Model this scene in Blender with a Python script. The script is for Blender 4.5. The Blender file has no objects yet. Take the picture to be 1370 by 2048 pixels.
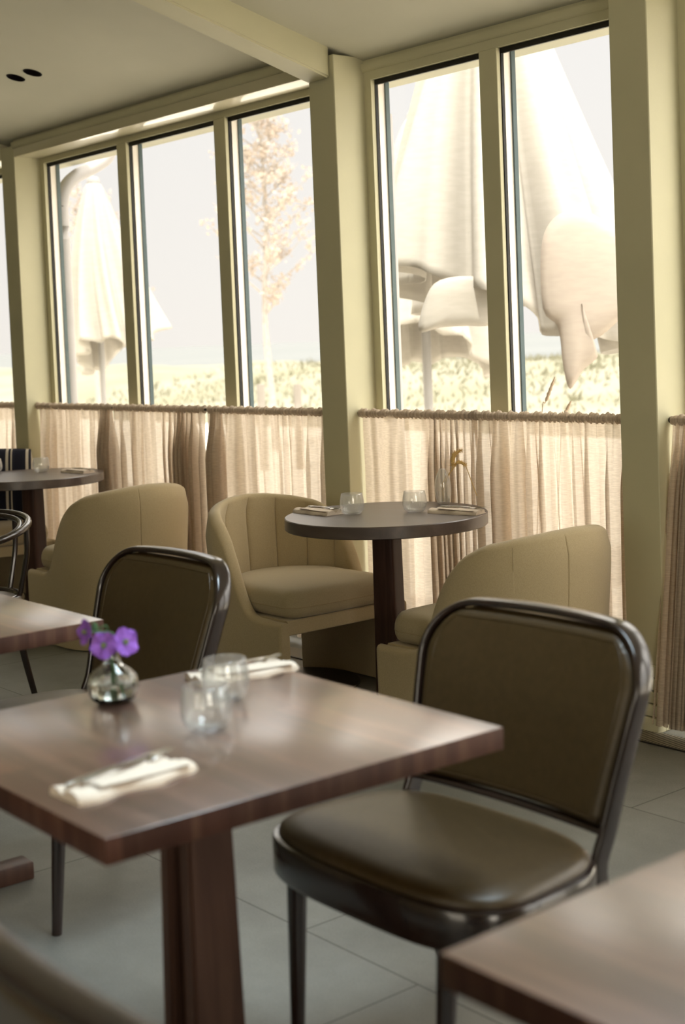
import bpy, bmesh, math, random
from mathutils import Vector, Matrix, noise
PI = math.pi
random.seed(7)
SC = bpy.context.scene
COL = SC.collection

# ------------------------------------------------------------------ camera
EYE = 1.43
YAW, PITCH, ROLL = math.radians(39.4), math.radians(3.1), math.radians(2.3)
def camera_axes():
    a = Vector((-math.cos(YAW), math.sin(YAW), 0)); rt = Vector((math.sin(YAW), math.cos(YAW), 0)); up = Vector((0, 0, 1))
    f = a*math.cos(PITCH) - up*math.sin(PITCH); u = up*math.cos(PITCH) + a*math.sin(PITCH)
    R = rt*math.cos(ROLL) - u*math.sin(ROLL); U = u*math.cos(ROLL) + rt*math.sin(ROLL)
    return f, R, U
cf, cr, cu = camera_axes()
cam = bpy.data.cameras.new('camera'); co = bpy.data.objects.new('camera', cam); COL.objects.link(co); SC.camera = co
m = Matrix((cr, cu, -cf)).transposed().to_4x4(); m.translation = Vector((0, 0, EYE)); co.matrix_world = m
cam.sensor_fit = 'VERTICAL'; cam.sensor_height = 36; cam.sensor_width = 24; cam.lens = 50
cam.shift_y = -191/2048
cam.dof.use_dof = True; cam.dof.focus_distance = 5.3; cam.dof.aperture_fstop = 3.0
cam.clip_start = 0.05; cam.clip_end = 6000

# ------------------------------------------------------------------ world, sun, lights, exposure
vs = SC.view_settings
SC.display_settings.display_device = 'sRGB'
vs.view_transform = 'Standard'; vs.look = 'None'; vs.exposure = 0.0; vs.gamma = 1.0; vs.use_curve_mapping = False
GLOW = 4.0
w = bpy.data.worlds.new('sky'); SC.world = w; w.use_nodes = True
wn = w.node_tree.nodes; wl = w.node_tree.links; wn.clear()
tc = wn.new('ShaderNodeTexCoord'); sp = wn.new('ShaderNodeSeparateXYZ'); rp = wn.new('ShaderNodeValToRGB')
bg = wn.new('ShaderNodeBackground'); ow = wn.new('ShaderNodeOutputWorld')
wl.new(tc.outputs['Generated'], sp.inputs[0]); wl.new(sp.outputs['Z'], rp.inputs[0]); dn = wn.new('ShaderNodeVectorMath'); dn.operation = 'DOT_PRODUCT'; dn.inputs[1].default_value = Vector((.80, .48, .36)).normalized()
nz = wn.new('ShaderNodeVectorMath'); nz.operation = 'NORMALIZE'; wl.new(tc.outputs['Generated'], nz.inputs[0]); wl.new(nz.outputs[0], dn.inputs[0])
gw = wn.new('ShaderNodeMapRange'); gw.interpolation_type = 'SMOOTHSTEP'; gw.inputs[1].default_value = .70; gw.inputs[2].default_value = 1.0; gw.inputs[3].default_value = 0; gw.inputs[4].default_value = GLOW/8.0
wl.new(dn.outputs['Value'], gw.inputs[0])
gc = wn.new('ShaderNodeMix'); gc.data_type = 'RGBA'; gc.blend_type = 'ADD'; gc.inputs[0].default_value = 1
gm = wn.new('ShaderNodeVectorMath'); gm.operation = 'SCALE'; gm.inputs[0].default_value = (1.0, .95, .88); wl.new(gw.outputs[0], gm.inputs['Scale'])
wl.new(rp.outputs[0], gc.inputs[6]); wl.new(gm.outputs[0], gc.inputs[7]); wl.new(gc.outputs[2], bg.inputs[0]); wl.new(bg.outputs[0], ow.inputs[0])
els = rp.color_ramp.elements
SKY = [(0.0, (1.04, .98, .92)), (.05, (1.03, .98, .93)), (.25, (.99, .96, .94)), (.36, (4.2, 3.95, 3.6)), (1.0, (5.0, 4.7, 4.3))]
while len(els) < len(SKY): els.new(.5)
SKS = 8.0
for e, (p, c) in zip(els, SKY): e.position = p; e.color = (c[0]/SKS, c[1]/SKS, c[2]/SKS, 1)
bg.inputs['Strength'].default_value = SKS

def add_sun(direction, strength, color, angle):
    l = bpy.data.lights.new('sun', 'SUN'); l.energy = strength; l.color = color; l.angle = math.radians(angle)
    o = bpy.data.objects.new('sun', l); COL.objects.link(o)
    o.rotation_euler = Vector(direction).to_track_quat('-Z', 'Y').to_euler(); o.location = (0, -3, 8); return o
add_sun((-.22, .36, -.91), 8.0, (1, .95, .86), 1.5)
def area(name, loc, target, sx, sy, energy, color, spread=180):
    l = bpy.data.lights.new(name, 'AREA'); l.shape = 'RECTANGLE'; l.size = sx; l.size_y = sy; l.energy = energy; l.color = color; l.spread = math.radians(spread)
    o = bpy.data.objects.new(name, l); COL.objects.link(o); o.location = loc
    o.rotation_euler = (Vector(target)-Vector(loc)).to_track_quat('-Z', 'Y').to_euler(); return o
# added area lights: fill from behind, above and right of the camera
area('back_fill_light', (-1.5, -3.9, 1.15), (-2.0, 0, .9), 5.0, 1.7, 80, (1.0, .91, .74))
area('overhead_fill_light', (-1.9, 2.0, 3.17), (-2.1, .9, 0), 1.8, .6, 24, (.74, .90, 1.0), 80)
area('side_fill_light', (3.9, -.3, 1.7), (-4.5, 3.5, .8), 2.8, 2.0, 150, (1.0, .92, .78))

# ------------------------------------------------------------------ materials
def new_mat(name):
    mt = bpy.data.materials.new(name); mt.use_nodes = True
    nt = mt.node_tree; nt.nodes.clear(); out = nt.nodes.new('ShaderNodeOutputMaterial')
    return mt, nt, out
def pbsdf(nt, out, color, rough, spec=.5, metal=0, coat=0, sheen=0):
    b = nt.nodes.new('ShaderNodeBsdfPrincipled'); b.inputs['Base Color'].default_value = (*color, 1)
    b.inputs['Roughness'].default_value = rough; b.inputs['Metallic'].default_value = metal
    b.inputs['Specular IOR Level'].default_value = spec; b.inputs['Coat Weight'].default_value = coat; b.inputs['Sheen Weight'].default_value = sheen
    nt.links.new(b.outputs[0], out.inputs[0]); return b
def noise_mat(name, c1, c2, scale=8, rough=.6, spec=.4, bump=0, bscale=None, stretch=(1, 1, 1), metal=0, coat=0, sheen=0, detail=4, pos=(.35, .65), rvar=0):
    mt, nt, out = new_mat(name); N = nt.nodes; L = nt.links
    b = pbsdf(nt, out, c1, rough, spec, metal, coat, sheen)
    t = N.new('ShaderNodeTexCoord'); mp = N.new('ShaderNodeMapping'); mp.inputs['Scale'].default_value = stretch
    L.new(t.outputs['Object'], mp.inputs[0])
    n = N.new('ShaderNodeTexNoise'); n.inputs['Scale'].default_value = scale; n.inputs['Detail'].default_value = detail; L.new(mp.outputs[0], n.inputs[0])
    r = N.new('ShaderNodeValToRGB'); r.color_ramp.elements[0].position = pos[0]; r.color_ramp.elements[1].position = pos[1]
    r.color_ramp.elements[0].color = (*c1, 1); r.color_ramp.elements[1].color = (*c2, 1)
    L.new(n.outputs[0], r.inputs[0]); L.new(r.outputs[0], b.inputs['Base Color'])
    if bump:
        n2 = N.new('ShaderNodeTexNoise'); n2.inputs['Scale'].default_value = bscale or scale*3; n2.inputs['Detail'].default_value = 3; L.new(mp.outputs[0], n2.inputs[0])
        bp = N.new('ShaderNodeBump'); bp.inputs['Strength'].default_value = bump; bp.inputs['Distance'].default_value = .002
        L.new(n2.outputs[0], bp.inputs['Height']); L.new(bp.outputs[0], b.inputs['Normal'])
    if rvar:
        mr = N.new('ShaderNodeMapRange'); mr.inputs[3].default_value = rough-rvar; mr.inputs[4].default_value = rough+rvar
        L.new(n.outputs[0], mr.inputs[0]); L.new(mr.outputs[0], b.inputs['Roughness'])
    return mt
M = {}
M['paint'] = noise_mat('sage_wall_paint', (.52, .49, .325), (.55, .515, .345), 3, .55, .3, .08, 90)
M['glosspaint'] = noise_mat('sage_gloss_paint', (.53, .485, .325), (.56, .51, .345), 3, .38, .8, .04, 60, coat=.5)
M['ceiling'] = noise_mat('ceiling_paint', (.50, .485, .38), (.53, .51, .40), 2, .75, .2, .05, 60)
M['fabric'] = noise_mat('beige_wool', (.42, .335, .20), (.50, .405, .245), 420, .9, .15, .5, 700, sheen=.25)
M['cushion'] = noise_mat('beige_wool_seat', (.38, .31, .185), (.45, .365, .225), 380, .8, .2, .4, 650, sheen=.25)
M['leather'] = noise_mat('olive_brown_leather', (.050, .030, .010), (.062, .038, .014), 60, .36, .6, .25, 500)
M['blackwood'] = noise_mat('dark_stained_bentwood', (.012, .007, .006), (.022, .011, .008), 30, .22, .6, .05, 80, stretch=(1, 1, .15), coat=.3)
M['darkmetal'] = noise_mat('dark_metal', (.015, .012, .010), (.02, .016, .014), 20, .4, .5)
M['steel'] = noise_mat('cutlery_steel', (.62, .60, .56), (.55, .53, .5), 60, .18, .5, metal=1)
M['napkin'] = noise_mat('cream_napkin_cloth', (.66, .56, .46), (.72, .62, .52), 300, .9, .1, .4, 500)
M['gasket'] = noise_mat('black_gasket', (.010, .009, .007), (.014, .012, .01), 20, .5, .3)
M['seal'] = noise_mat('grey_green_seal', (.06, .09, .095), (.07, .10, .105), 20, .5, .3)
M['outframe'] = noise_mat('white_outer_frame', (.78, .72, .64), (.82, .76, .68), 5, .45, .4)
M['pipe'] = noise_mat('zinc_pipe', (.33, .31, .30), (.36, .34, .33), 8, .5, .4)
M['canvas'] = None
M['cap'] = noise_mat('white_plastic', (.24, .23, .22), (.26, .25, .24), 8, .4, .4)
M['postwood'] = noise_mat('weathered_post', (.17, .15, .125), (.2, .18, .155), 12, .8, .2, stretch=(1, 1, .2))
M['bark'] = noise_mat('pale_bark', (.27, .24, .21), (.32, .29, .26), 25, .9, .2, .4)
M['downlight'] = noise_mat('black_downlight', (.004, .003, .003), (.006, .004, .005), 20, 1, 0)
M['downlightring'] = noise_mat('black_ring', (.005, .004, .004), (.008, .006, .006), 20, .9, .05)
M['stem'] = noise_mat('green_stem', (.05, .12, .05), (.08, .17, .07), 80, .6, .3)
M['petal'] = noise_mat('purple_petal', (.17, .06, .36), (.28, .11, .50), 90, .6, .3, pos=(.3, .7))
M['petalcentre'] = noise_mat('flower_centre', (.30, .28, .08), (.12, .16, .06), 200, .7, .2)
M['straw'] = noise_mat('dried_straw', (.55, .36, .13), (.66, .47, .20), 120, .8, .2, .3)
M['palestraw'] = noise_mat('sun_bleached_stalk', (.32, .23, .15), (.38, .29, .20), 120, .8, .2)
M['terrace'] = noise_mat('pale_terrace_paving', (.72, .67, .58), (.78, .73, .64), 1.5, .8, .2)
M['hem'] = noise_mat('wool_piping', (.33, .26, .15), (.38, .30, .18), 300, .9, .1)

def wood_mat(name, c1, c2, c3, axis='x', rough=.3, blocks=None, coat=0):
    mt, nt, out = new_mat(name); N = nt.nodes; L = nt.links
    b = pbsdf(nt, out, c1, rough, .8 if coat else .2, coat=coat); b.inputs['Coat Roughness'].default_value = .22; b.inputs['Coat IOR'].default_value = 2.4
    t = N.new('ShaderNodeTexCoord')
    mp = N.new('ShaderNodeMapping'); s = {'x': (1.2, 14, 14), 'y': (14, 1.2, 14), 'z': (14, 14, 1.2)}[axis]; mp.inputs['Scale'].default_value = s
    L.new(t.outputs['Object'], mp.inputs[0])
    n = N.new('ShaderNodeTexNoise'); n.inputs['Scale'].default_value = 2.2; n.inputs['Detail'].default_value = 8; n.inputs['Distortion'].default_value = .6; L.new(mp.outputs[0], n.inputs[0])
    r = N.new('ShaderNodeValToRGB'); e = r.color_ramp.elements; e.new(.5)
    for k, (p, c) in enumerate([(.3, c1), (.52, c2), (.72, c3)]): e[k].position = p; e[k].color = (*c, 1)
    L.new(n.outputs[0], r.inputs[0]); col = r.outputs[0]
    if blocks:                                    # glued staves: each lamella its own tone
        mp2 = N.new('ShaderNodeMapping'); mp2.inputs['Scale'].default_value = blocks; L.new(t.outputs['Object'], mp2.inputs[0])
        fl = N.new('ShaderNodeVectorMath'); fl.operation = 'FLOOR'; L.new(mp2.outputs[0], fl.inputs[0])
        wn_ = N.new('ShaderNodeTexWhiteNoise'); wn_.noise_dimensions = '3D'; L.new(fl.outputs[0], wn_.inputs[0])
        mr = N.new('ShaderNodeMapRange'); mr.inputs[3].default_value = .70; mr.inputs[4].default_value = 1.35; L.new(wn_.outputs[0], mr.inputs[0])
        mx = N.new('ShaderNodeMix'); mx.data_type = 'RGBA'; mx.blend_type = 'MULTIPLY'; mx.inputs[0].default_value = 1
        cb = N.new('ShaderNodeCombineColor'); [L.new(mr.outputs[0], cb.inputs[k]) for k in range(3)]
        L.new(col, mx.inputs[6]); L.new(cb.outputs[0], mx.inputs[7]); col = mx.outputs[2]
    L.new(col, b.inputs['Base Color'])
    mr = N.new('ShaderNodeMapRange'); mr.inputs[3].default_value = rough-.04; mr.inputs[4].default_value = rough+.08; L.new(n.outputs[0], mr.inputs[0]); L.new(mr.outputs[0], b.inputs['Roughness'])
    bp = N.new('ShaderNodeBump'); bp.inputs['Strength'].default_value = .12; bp.inputs['Distance'].default_value = .001; L.new(n.outputs[0], bp.inputs['Height']); L.new(bp.outputs[0], b.inputs['Normal'])
    return mt
M['tabletop'] = wood_mat('walnut_staves', (.068, .024, .013), (.100, .038, .022), (.15, .066, .040), 'x', .36, (1.4, 22, 1), coat=1)
M['tableedge'] = wood_mat('walnut_edge_end_grain', (.050, .020, .014), (.068, .029, .020), (.12, .066, .042), 'z', .5, (11, 11, 1))
M['legwood'] = wood_mat('walnut_leg', (.045, .022, .016), (.065, .033, .023), (.085, .045, .032), 'z', .4)
M['roundtop'] = wood_mat('dark_oak_top', (.045, .026, .020), (.060, .036, .028), (.085, .055, .043), 'x', .42, coat=.22)
M['roundleg'] = wood_mat('dark_oak_column', (.040, .018, .013), (.055, .026, .019), (.075, .038, .028), 'z', .42)

def floor_mat():
    mt, nt, out = new_mat('grey_stone_tiles'); N = nt.nodes; L = nt.links
    b = pbsdf(nt, out, (.3, .28, .25), .52, .45)
    t = N.new('ShaderNodeTexCoord'); mp = N.new('ShaderNodeMapping')
    mp.inputs['Location'].default_value = (3.54/1.0, -2.04, 0)
    L.new(t.outputs['Object'], mp.inputs[0])
    br = N.new('ShaderNodeTexBrick'); br.inputs['Scale'].default_value = 1; br.inputs['Brick Width'].default_value = 1.24; br.inputs['Row Height'].default_value = .62
    br.inputs['Mortar Size'].default_value = .0022; br.inputs['Mortar Smooth'].default_value = .1; br.offset = .33
    br.inputs['Color1'].default_value = (.165, .165, .148, 1); br.inputs['Color2'].default_value = (.18, .18, .162, 1); br.inputs['Mortar'].default_value = (.04, .036, .03, 1)
    L.new(mp.outputs[0], br.inputs[0])
    n = N.new('ShaderNodeTexNoise'); n.inputs['Scale'].default_value = 2.4; n.inputs['Detail'].default_value = 8; n.inputs['Roughness'].default_value = .65; L.new(t.outputs['Object'], n.inputs[0])
    n2 = N.new('ShaderNodeTexNoise'); n2.inputs['Scale'].default_value = 220; n2.inputs['Detail'].default_value = 2; L.new(t.outputs['Object'], n2.inputs[0])
    ad = N.new('ShaderNodeMath'); ad.operation = 'MULTIPLY_ADD'; ad.inputs[1].default_value = .5; L.new(n2.outputs[0], ad.inputs[0]); L.new(n.outputs[0], ad.inputs[2])
    mr = N.new('ShaderNodeMapRange'); mr.inputs[1].default_value = .45; mr.inputs[2].default_value = 1.05; mr.inputs[3].default_value = .64; mr.inputs[4].default_value = 1.3; L.new(ad.outputs[0], mr.inputs[0])
    cb = N.new('ShaderNodeCombineColor'); [L.new(mr.outputs[0], cb.inputs[k]) for k in range(3)]
    mx = N.new('ShaderNodeMix'); mx.data_type = 'RGBA'; mx.blend_type = 'MULTIPLY'; mx.inputs[0].default_value = 1
    L.new(br.outputs[0], mx.inputs[6]); L.new(cb.outputs[0], mx.inputs[7]); L.new(mx.outputs[2], b.inputs['Base Color'])
    bp = N.new('ShaderNodeBump'); bp.inputs['Strength'].default_value = .25; bp.inputs['Distance'].default_value = .001; L.new(ad.outputs[0], bp.inputs['Height']); L.new(bp.outputs[0], b.inputs['Normal'])
    return mt
M['floor'] = floor_mat()

def cloth_mat(name, c1, c2, trans=.5, holes=.0, weave=900, stretch=(.25, .25, 1)):
    mt, nt, out = new_mat(name); N = nt.nodes; L = nt.links
    t = N.new('ShaderNodeTexCoord'); mp = N.new('ShaderNodeMapping'); mp.inputs['Scale'].default_value = stretch; L.new(t.outputs['Object'], mp.inputs[0])
    n = N.new('ShaderNodeTexNoise'); n.inputs['Scale'].default_value = weave; n.inputs['Detail'].default_value = 3; L.new(mp.outputs[0], n.inputs[0])
    r = N.new('ShaderNodeValToRGB'); r.color_ramp.elements[0].position = .38; r.color_ramp.elements[1].position = .62
    r.color_ramp.elements[0].color = (*c1, 1); r.color_ramp.elements[1].color = (*c2, 1); L.new(n.outputs[0], r.inputs[0])
    d = N.new('ShaderNodeBsdfDiffuse'); tr = N.new('ShaderNodeBsdfTranslucent'); L.new(r.outputs[0], d.inputs[0]); L.new(r.outputs[0], tr.inputs[0])
    mx = N.new('ShaderNodeMixShader'); mx.inputs[0].default_value = trans; L.new(d.outputs[0], mx.inputs[1]); L.new(tr.outputs[0], mx.inputs[2]); res = mx
    if holes:
        tp = N.new('ShaderNodeBsdfTransparent'); m2 = N.new('ShaderNodeMixShader'); m2.inputs[0].default_value = holes
        L.new(mx.outputs[0], m2.inputs[1]); L.new(tp.outputs[0], m2.inputs[2]); res = m2
    L.new(res.outputs[0], out.inputs[0]); return mt
M['linen'] = cloth_mat('sheer_linen', (.61, .515, .41), (.71, .61, .495), .5, .08, 300, (.12, .12, 1))
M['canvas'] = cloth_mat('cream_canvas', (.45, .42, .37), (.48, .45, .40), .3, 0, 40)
M['canvasshade'] = cloth_mat('shaded_canvas', (.40, .345, .295), (.425, .37, .315), .3, 0, 40)  # darker copy of the cream canvas, underside shade put into the colour
M['leaf'] = cloth_mat('pale_autumn_leaf', (.37, .305, .25), (.46, .40, .34), .4, 0, 6)
M['grassblade'] = cloth_mat('dune_grass_blade', (.20, .19, .125), (.24, .23, .165), .5, 0, 1.2, (1, 1, 1))
def stripes_mat():
    mt, nt, out = new_mat('dark_striped_weave'); N = nt.nodes; L = nt.links
    b = pbsdf(nt, out, (.02, .02, .03), .9, .1)
    t = N.new('ShaderNodeTexCoord'); s = N.new('ShaderNodeSeparateXYZ'); L.new(t.outputs['Object'], s.inputs[0])
    mm = N.new('ShaderNodeMath'); mm.operation = 'MULTIPLY'; mm.inputs[1].default_value = 9; L.new(s.outputs['Y'], mm.inputs[0])
    fr = N.new('ShaderNodeMath'); fr.operation = 'FRACT'; L.new(mm.outputs[0], fr.inputs[0])
    r = N.new('ShaderNodeValToRGB'); r.color_ramp.interpolation = 'CONSTANT'; e = r.color_ramp.elements
    e[0].position = 0; e[0].color = (.015, .015, .022, 1); e[1].position = .55; e[1].color = (.42, .37, .29, 1)
    for p, c in ((.68, (.015, .015, .022, 1)), (.80, (.42, .37, .29, 1)), (.87, (.02, .02, .028, 1))):
        k = e.new(p); k.color = c
    L.new(fr.outputs[0], r.inputs[0]); L.new(r.outputs[0], b.inputs['Base Color']); return mt
M['stripes'] = stripes_mat()
def glass_mat():
    mt, nt, out = new_mat('clear_glass'); g = nt.nodes.new('ShaderNodeBsdfGlass'); g.inputs['Color'].default_value = (.97, .97, .96, 1); g.inputs['IOR'].default_value = 1.45; g.inputs['Roughness'].default_value = .015
    nt.links.new(g.outputs[0], out.inputs[0]); return mt
M['glass'] = glass_mat()
def thin_glass():
    mt, nt, out = new_mat('thin_tumbler_glass'); N = nt.nodes; L = nt.links
    tp = N.new('ShaderNodeBsdfTransparent'); tp.inputs[0].default_value = (.97, .975, .97, 1); gl = N.new('ShaderNodeBsdfGlossy'); gl.inputs['Roughness'].default_value = .06
    ge = N.new('ShaderNodeNewGeometry'); dt = N.new('ShaderNodeVectorMath'); dt.operation = 'DOT_PRODUCT'; L.new(ge.outputs['Incoming'], dt.inputs[0]); L.new(ge.outputs['Normal'], dt.inputs[1])
    ab = N.new('ShaderNodeMath'); ab.operation = 'ABSOLUTE'; L.new(dt.outputs['Value'], ab.inputs[0]); om = N.new('ShaderNodeMath'); om.operation = 'SUBTRACT'; om.inputs[0].default_value = 1; L.new(ab.outputs[0], om.inputs[1])
    pw_ = N.new('ShaderNodeMath'); pw_.operation = 'POWER'; pw_.inputs[1].default_value = 3; L.new(om.outputs[0], pw_.inputs[0])
    fr = N.new('ShaderNodeMath'); fr.operation = 'MULTIPLY_ADD'; fr.inputs[1].default_value = 1.0; fr.inputs[2].default_value = .07; L.new(pw_.outputs[0], fr.inputs[0])
    mx = N.new('ShaderNodeMixShader'); L.new(fr.outputs[0], mx.inputs[0]); L.new(tp.outputs[0], mx.inputs[1]); L.new(gl.outputs[0], mx.inputs[2])
    tl = N.new('ShaderNodeBsdfTranslucent'); tl.inputs[0].default_value = (.95, .93, .90, 1); df = N.new('ShaderNodeBsdfDiffuse'); df.inputs[0].default_value = (.95, .93, .90, 1)
    m3 = N.new('ShaderNodeMixShader'); m3.inputs[0].default_value = .5; L.new(tl.outputs[0], m3.inputs[1]); L.new(df.outputs[0], m3.inputs[2])
    m2 = N.new('ShaderNodeMixShader'); m2.inputs[0].default_value = .11; L.new(mx.outputs[0], m2.inputs[1]); L.new(m3.outputs[0], m2.inputs[2]); L.new(m2.outputs[0], out.inputs[0]); return mt
M['thinglass'] = thin_glass()
def water_mat():
    mt, nt, out = new_mat('vase_water'); g = nt.nodes.new('ShaderNodeBsdfGlass'); g.inputs['Color'].default_value = (.95, .97, .95, 1); g.inputs['IOR'].default_value = 1.33; g.inputs['Roughness'].default_value = 0
    nt.links.new(g.outputs[0], out.inputs[0]); return mt
M['water'] = water_mat()
def pane_mat():
    mt, nt, out = new_mat('window_pane'); N = nt.nodes; L = nt.links
    tp = N.new('ShaderNodeBsdfTransparent'); tp.inputs[0].default_value = (.985, .99, .985, 1)
    gl = N.new('ShaderNodeBsdfGlossy'); gl.inputs['Roughness'].default_value = .0; ge = N.new('ShaderNodeNewGeometry'); dt = N.new('ShaderNodeVectorMath'); dt.operation = 'DOT_PRODUCT'; L.new(ge.outputs['Incoming'], dt.inputs[0]); L.new(ge.outputs['Normal'], dt.inputs[1])
    ab = N.new('ShaderNodeMath'); ab.operation = 'ABSOLUTE'; L.new(dt.outputs['Value'], ab.inputs[0])
    om = N.new('ShaderNodeMath'); om.operation = 'SUBTRACT'; om.inputs[0].default_value = 1; L.new(ab.outputs[0], om.inputs[1])
    pw_ = N.new('ShaderNodeMath'); pw_.operation = 'POWER'; pw_.inputs[1].default_value = 5; L.new(om.outputs[0], pw_.inputs[0])
    fr = N.new('ShaderNodeMath'); fr.operation = 'MULTIPLY_ADD'; fr.inputs[1].default_value = .6; fr.inputs[2].default_value = .03; L.new(pw_.outputs[0], fr.inputs[0])
    mx = N.new('ShaderNodeMixShader'); L.new(fr.outputs[0], mx.inputs[0]); L.new(tp.outputs[0], mx.inputs[1]); L.new(gl.outputs[0], mx.inputs[2]); L.new(mx.outputs[0], out.inputs[0]); return mt
M['pane'] = pane_mat()
M['dune'] = noise_mat('dune_vegetation', (.175, .168, .115), (.205, .197, .15), .35, .9, .1, 0, detail=9, pos=(.38, .6))
M['sea'] = noise_mat('pale_sea', (.115, .122, .122), (.13, .136, .134), .02, .7, .1, stretch=(1, .3, 1))
def grate_mat():
    mt, nt, out = new_mat('floor_grille_metal'); N = nt.nodes; L = nt.links
    b = pbsdf(nt, out, (.2, .18, .14), .5, .4)
    t = N.new('ShaderNodeTexCoord'); mp = N.new('ShaderNodeMapping'); mp.inputs['Rotation'].default_value = (0, 0, math.radians(0)); L.new(t.outputs['Object'], mp.inputs[0])
    wv = N.new('ShaderNodeTexWave'); wv.inputs['Scale'].default_value = 22; wv.bands_direction = 'X'; L.new(mp.outputs[0], wv.inputs[0])
    r = N.new('ShaderNodeValToRGB'); r.color_ramp.elements[0].position = .35; r.color_ramp.elements[1].position = .5
    r.color_ramp.elements[0].color = (.03, .026, .02, 1); r.color_ramp.elements[1].color = (.30, .26, .19, 1)
    L.new(wv.outputs[0], r.inputs[0]); L.new(r.outputs[0], b.inputs['Base Color']); return mt
M['grate'] = grate_mat()

# ------------------------------------------------------------------ helpers
def link(name, bm, mat, parent=None, loc=None, smooth=True, angle=35):
    bm.normal_update()
    for f in bm.faces: f.smooth = smooth
    if smooth:
        th = math.radians(angle)
        for e in bm.edges:
            if len(e.link_faces) == 2 and e.calc_face_angle(0) > th: e.smooth = False
    me = bpy.data.meshes.new(name); bm.to_mesh(me); bm.free()
    mats = mat if isinstance(mat, (list, tuple)) else [mat]
    for mm in mats: me.materials.append(M[mm] if isinstance(mm, str) else mm)
    o = bpy.data.objects.new(name, me); COL.objects.link(o)
    if parent: o.parent = parent
    if loc: o.location = loc
    return o
def thing(name, label, cat, loc=(0, 0, 0), rz=0, group=None):
    o = bpy.data.objects.new(name, None); COL.objects.link(o); o.location = loc; o.rotation_euler = (0, 0, rz); o.empty_display_size = .1
    return tag(o, label, cat, group)
def tag(o, label, cat, group=None):
    o['label'] = label; o['category'] = cat
    if group: o['group'] = group
    return o
def struct(o): o['kind'] = 'structure'; return o
def kids(o): return [c for c in list(COL.objects) if c.parent == o]
def dup(root, loc, rz=None, label=None):
    def cp(o, par):
        c = o.copy(); COL.objects.link(c)
        if par: c.parent = par
        for k in kids(o): cp(k, c)
        return c
    r = cp(root, None); r.location = loc
    if rz is not None: r.rotation_euler = (0, 0, rz)
    if label: r['label'] = label
    return r
def box(bm, x0, x1, y0, y1, z0, z1, bev=0, seg=2):
    vs_ = [bm.verts.new((x, y, z)) for z in (z0, z1) for y in (y0, y1) for x in (x0, x1)]
    idx = [(0, 2, 3, 1), (4, 5, 7, 6), (0, 1, 5, 4), (2, 6, 7, 3), (0, 4, 6, 2), (1, 3, 7, 5)]
    fs = [bm.faces.new([vs_[i] for i in q]) for q in idx]
    if bev:
        es = list({e for f in fs for e in f.edges}); bmesh.ops.bevel(bm, geom=es, offset=bev, segments=seg, affect='EDGES', profile=.5)
def grid(bm, rows, closed_u=False, closed_v=False, flip=False):
    vv = [[bm.verts.new(p) for p in r] for r in rows]; nu = len(vv); nv = len(vv[0])
    for i in range(nu if closed_u else nu-1):
        for j in range(nv if closed_v else nv-1):
            q = [vv[i][j], vv[(i+1) % nu][j], vv[(i+1) % nu][(j+1) % nv], vv[i][(j+1) % nv]]
            if flip: q.reverse()
            try: bm.faces.new(q)
            except ValueError: pass
    return vv
def lathe(bm, prof, n=48, rib=None, c=(0, 0, 0)):
    rows = []
    for k in range(n):
        a = 2*PI*k/n
        row = []
        for (r, z) in prof:
            rr = r*(1+(rib(a, z) if rib else 0)); row.append((c[0]+rr*math.cos(a), c[1]+rr*math.sin(a), c[2]+z))
        rows.append(row)
    vv = grid(bm, rows, closed_u=True)
    bmesh.ops.remove_doubles(bm, verts=bm.verts, dist=1e-6)
def catmull(pts, n=8, closed=False):
    P = [Vector(p) for p in pts]; out = []; N_ = len(P)
    rng = range(N_ if closed else N_-1)
    for i in rng:
        p0 = P[(i-1) % N_] if (closed or i > 0) else P[0]*2-P[1]
        p1, p2 = P[i], P[(i+1) % N_]
        p3 = P[(i+2) % N_] if (closed or i+2 < N_) else P[-1]*2-P[-2]
        for k in range(n):
            t = k/n; out.append(.5*((2*p1)+(p2-p0)*t+(2*p0-5*p1+4*p2-p3)*t*t+(3*p1-p0-3*p2+p3)*t**3))
    if not closed: out.append(P[-1])
    return out
def tube(bm, pts, r, n=10, closed=False, sx=1, sy=1, up=Vector((0, 0, 1)), cap=True):
    """sweep an ellipse (half axes r*sx sideways, r*sy along up) along pts; r may be a list"""
    P = [Vector(p) for p in pts]; rows = []; K = len(P); ref = up
    for i, p in enumerate(P):
        if closed: t = P[(i+1) % K]-P[(i-1) % K]
        else: t = P[min(i+1, K-1)]-P[max(i-1, 0)]
        t.normalize(); s = t.cross(ref)
        if s.length < 1e-3: s = t.cross(Vector((1, 0, 0)))
        s.normalize(); u = s.cross(t).normalized()
        if not closed and up is None: ref = u
        rr = r[i] if isinstance(r, (list, tuple)) else r
        rows.append([p+s*(rr*sx*math.cos(a))+u*(rr*sy*math.sin(a)) for a in [2*PI*k/n for k in range(n)]])
    vv = grid(bm, rows, closed_u=closed, closed_v=True)
    if cap and not closed:
        for q in (vv[0][::-1], vv[-1]):
            try: bm.faces.new(q)
            except ValueError: pass
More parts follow.
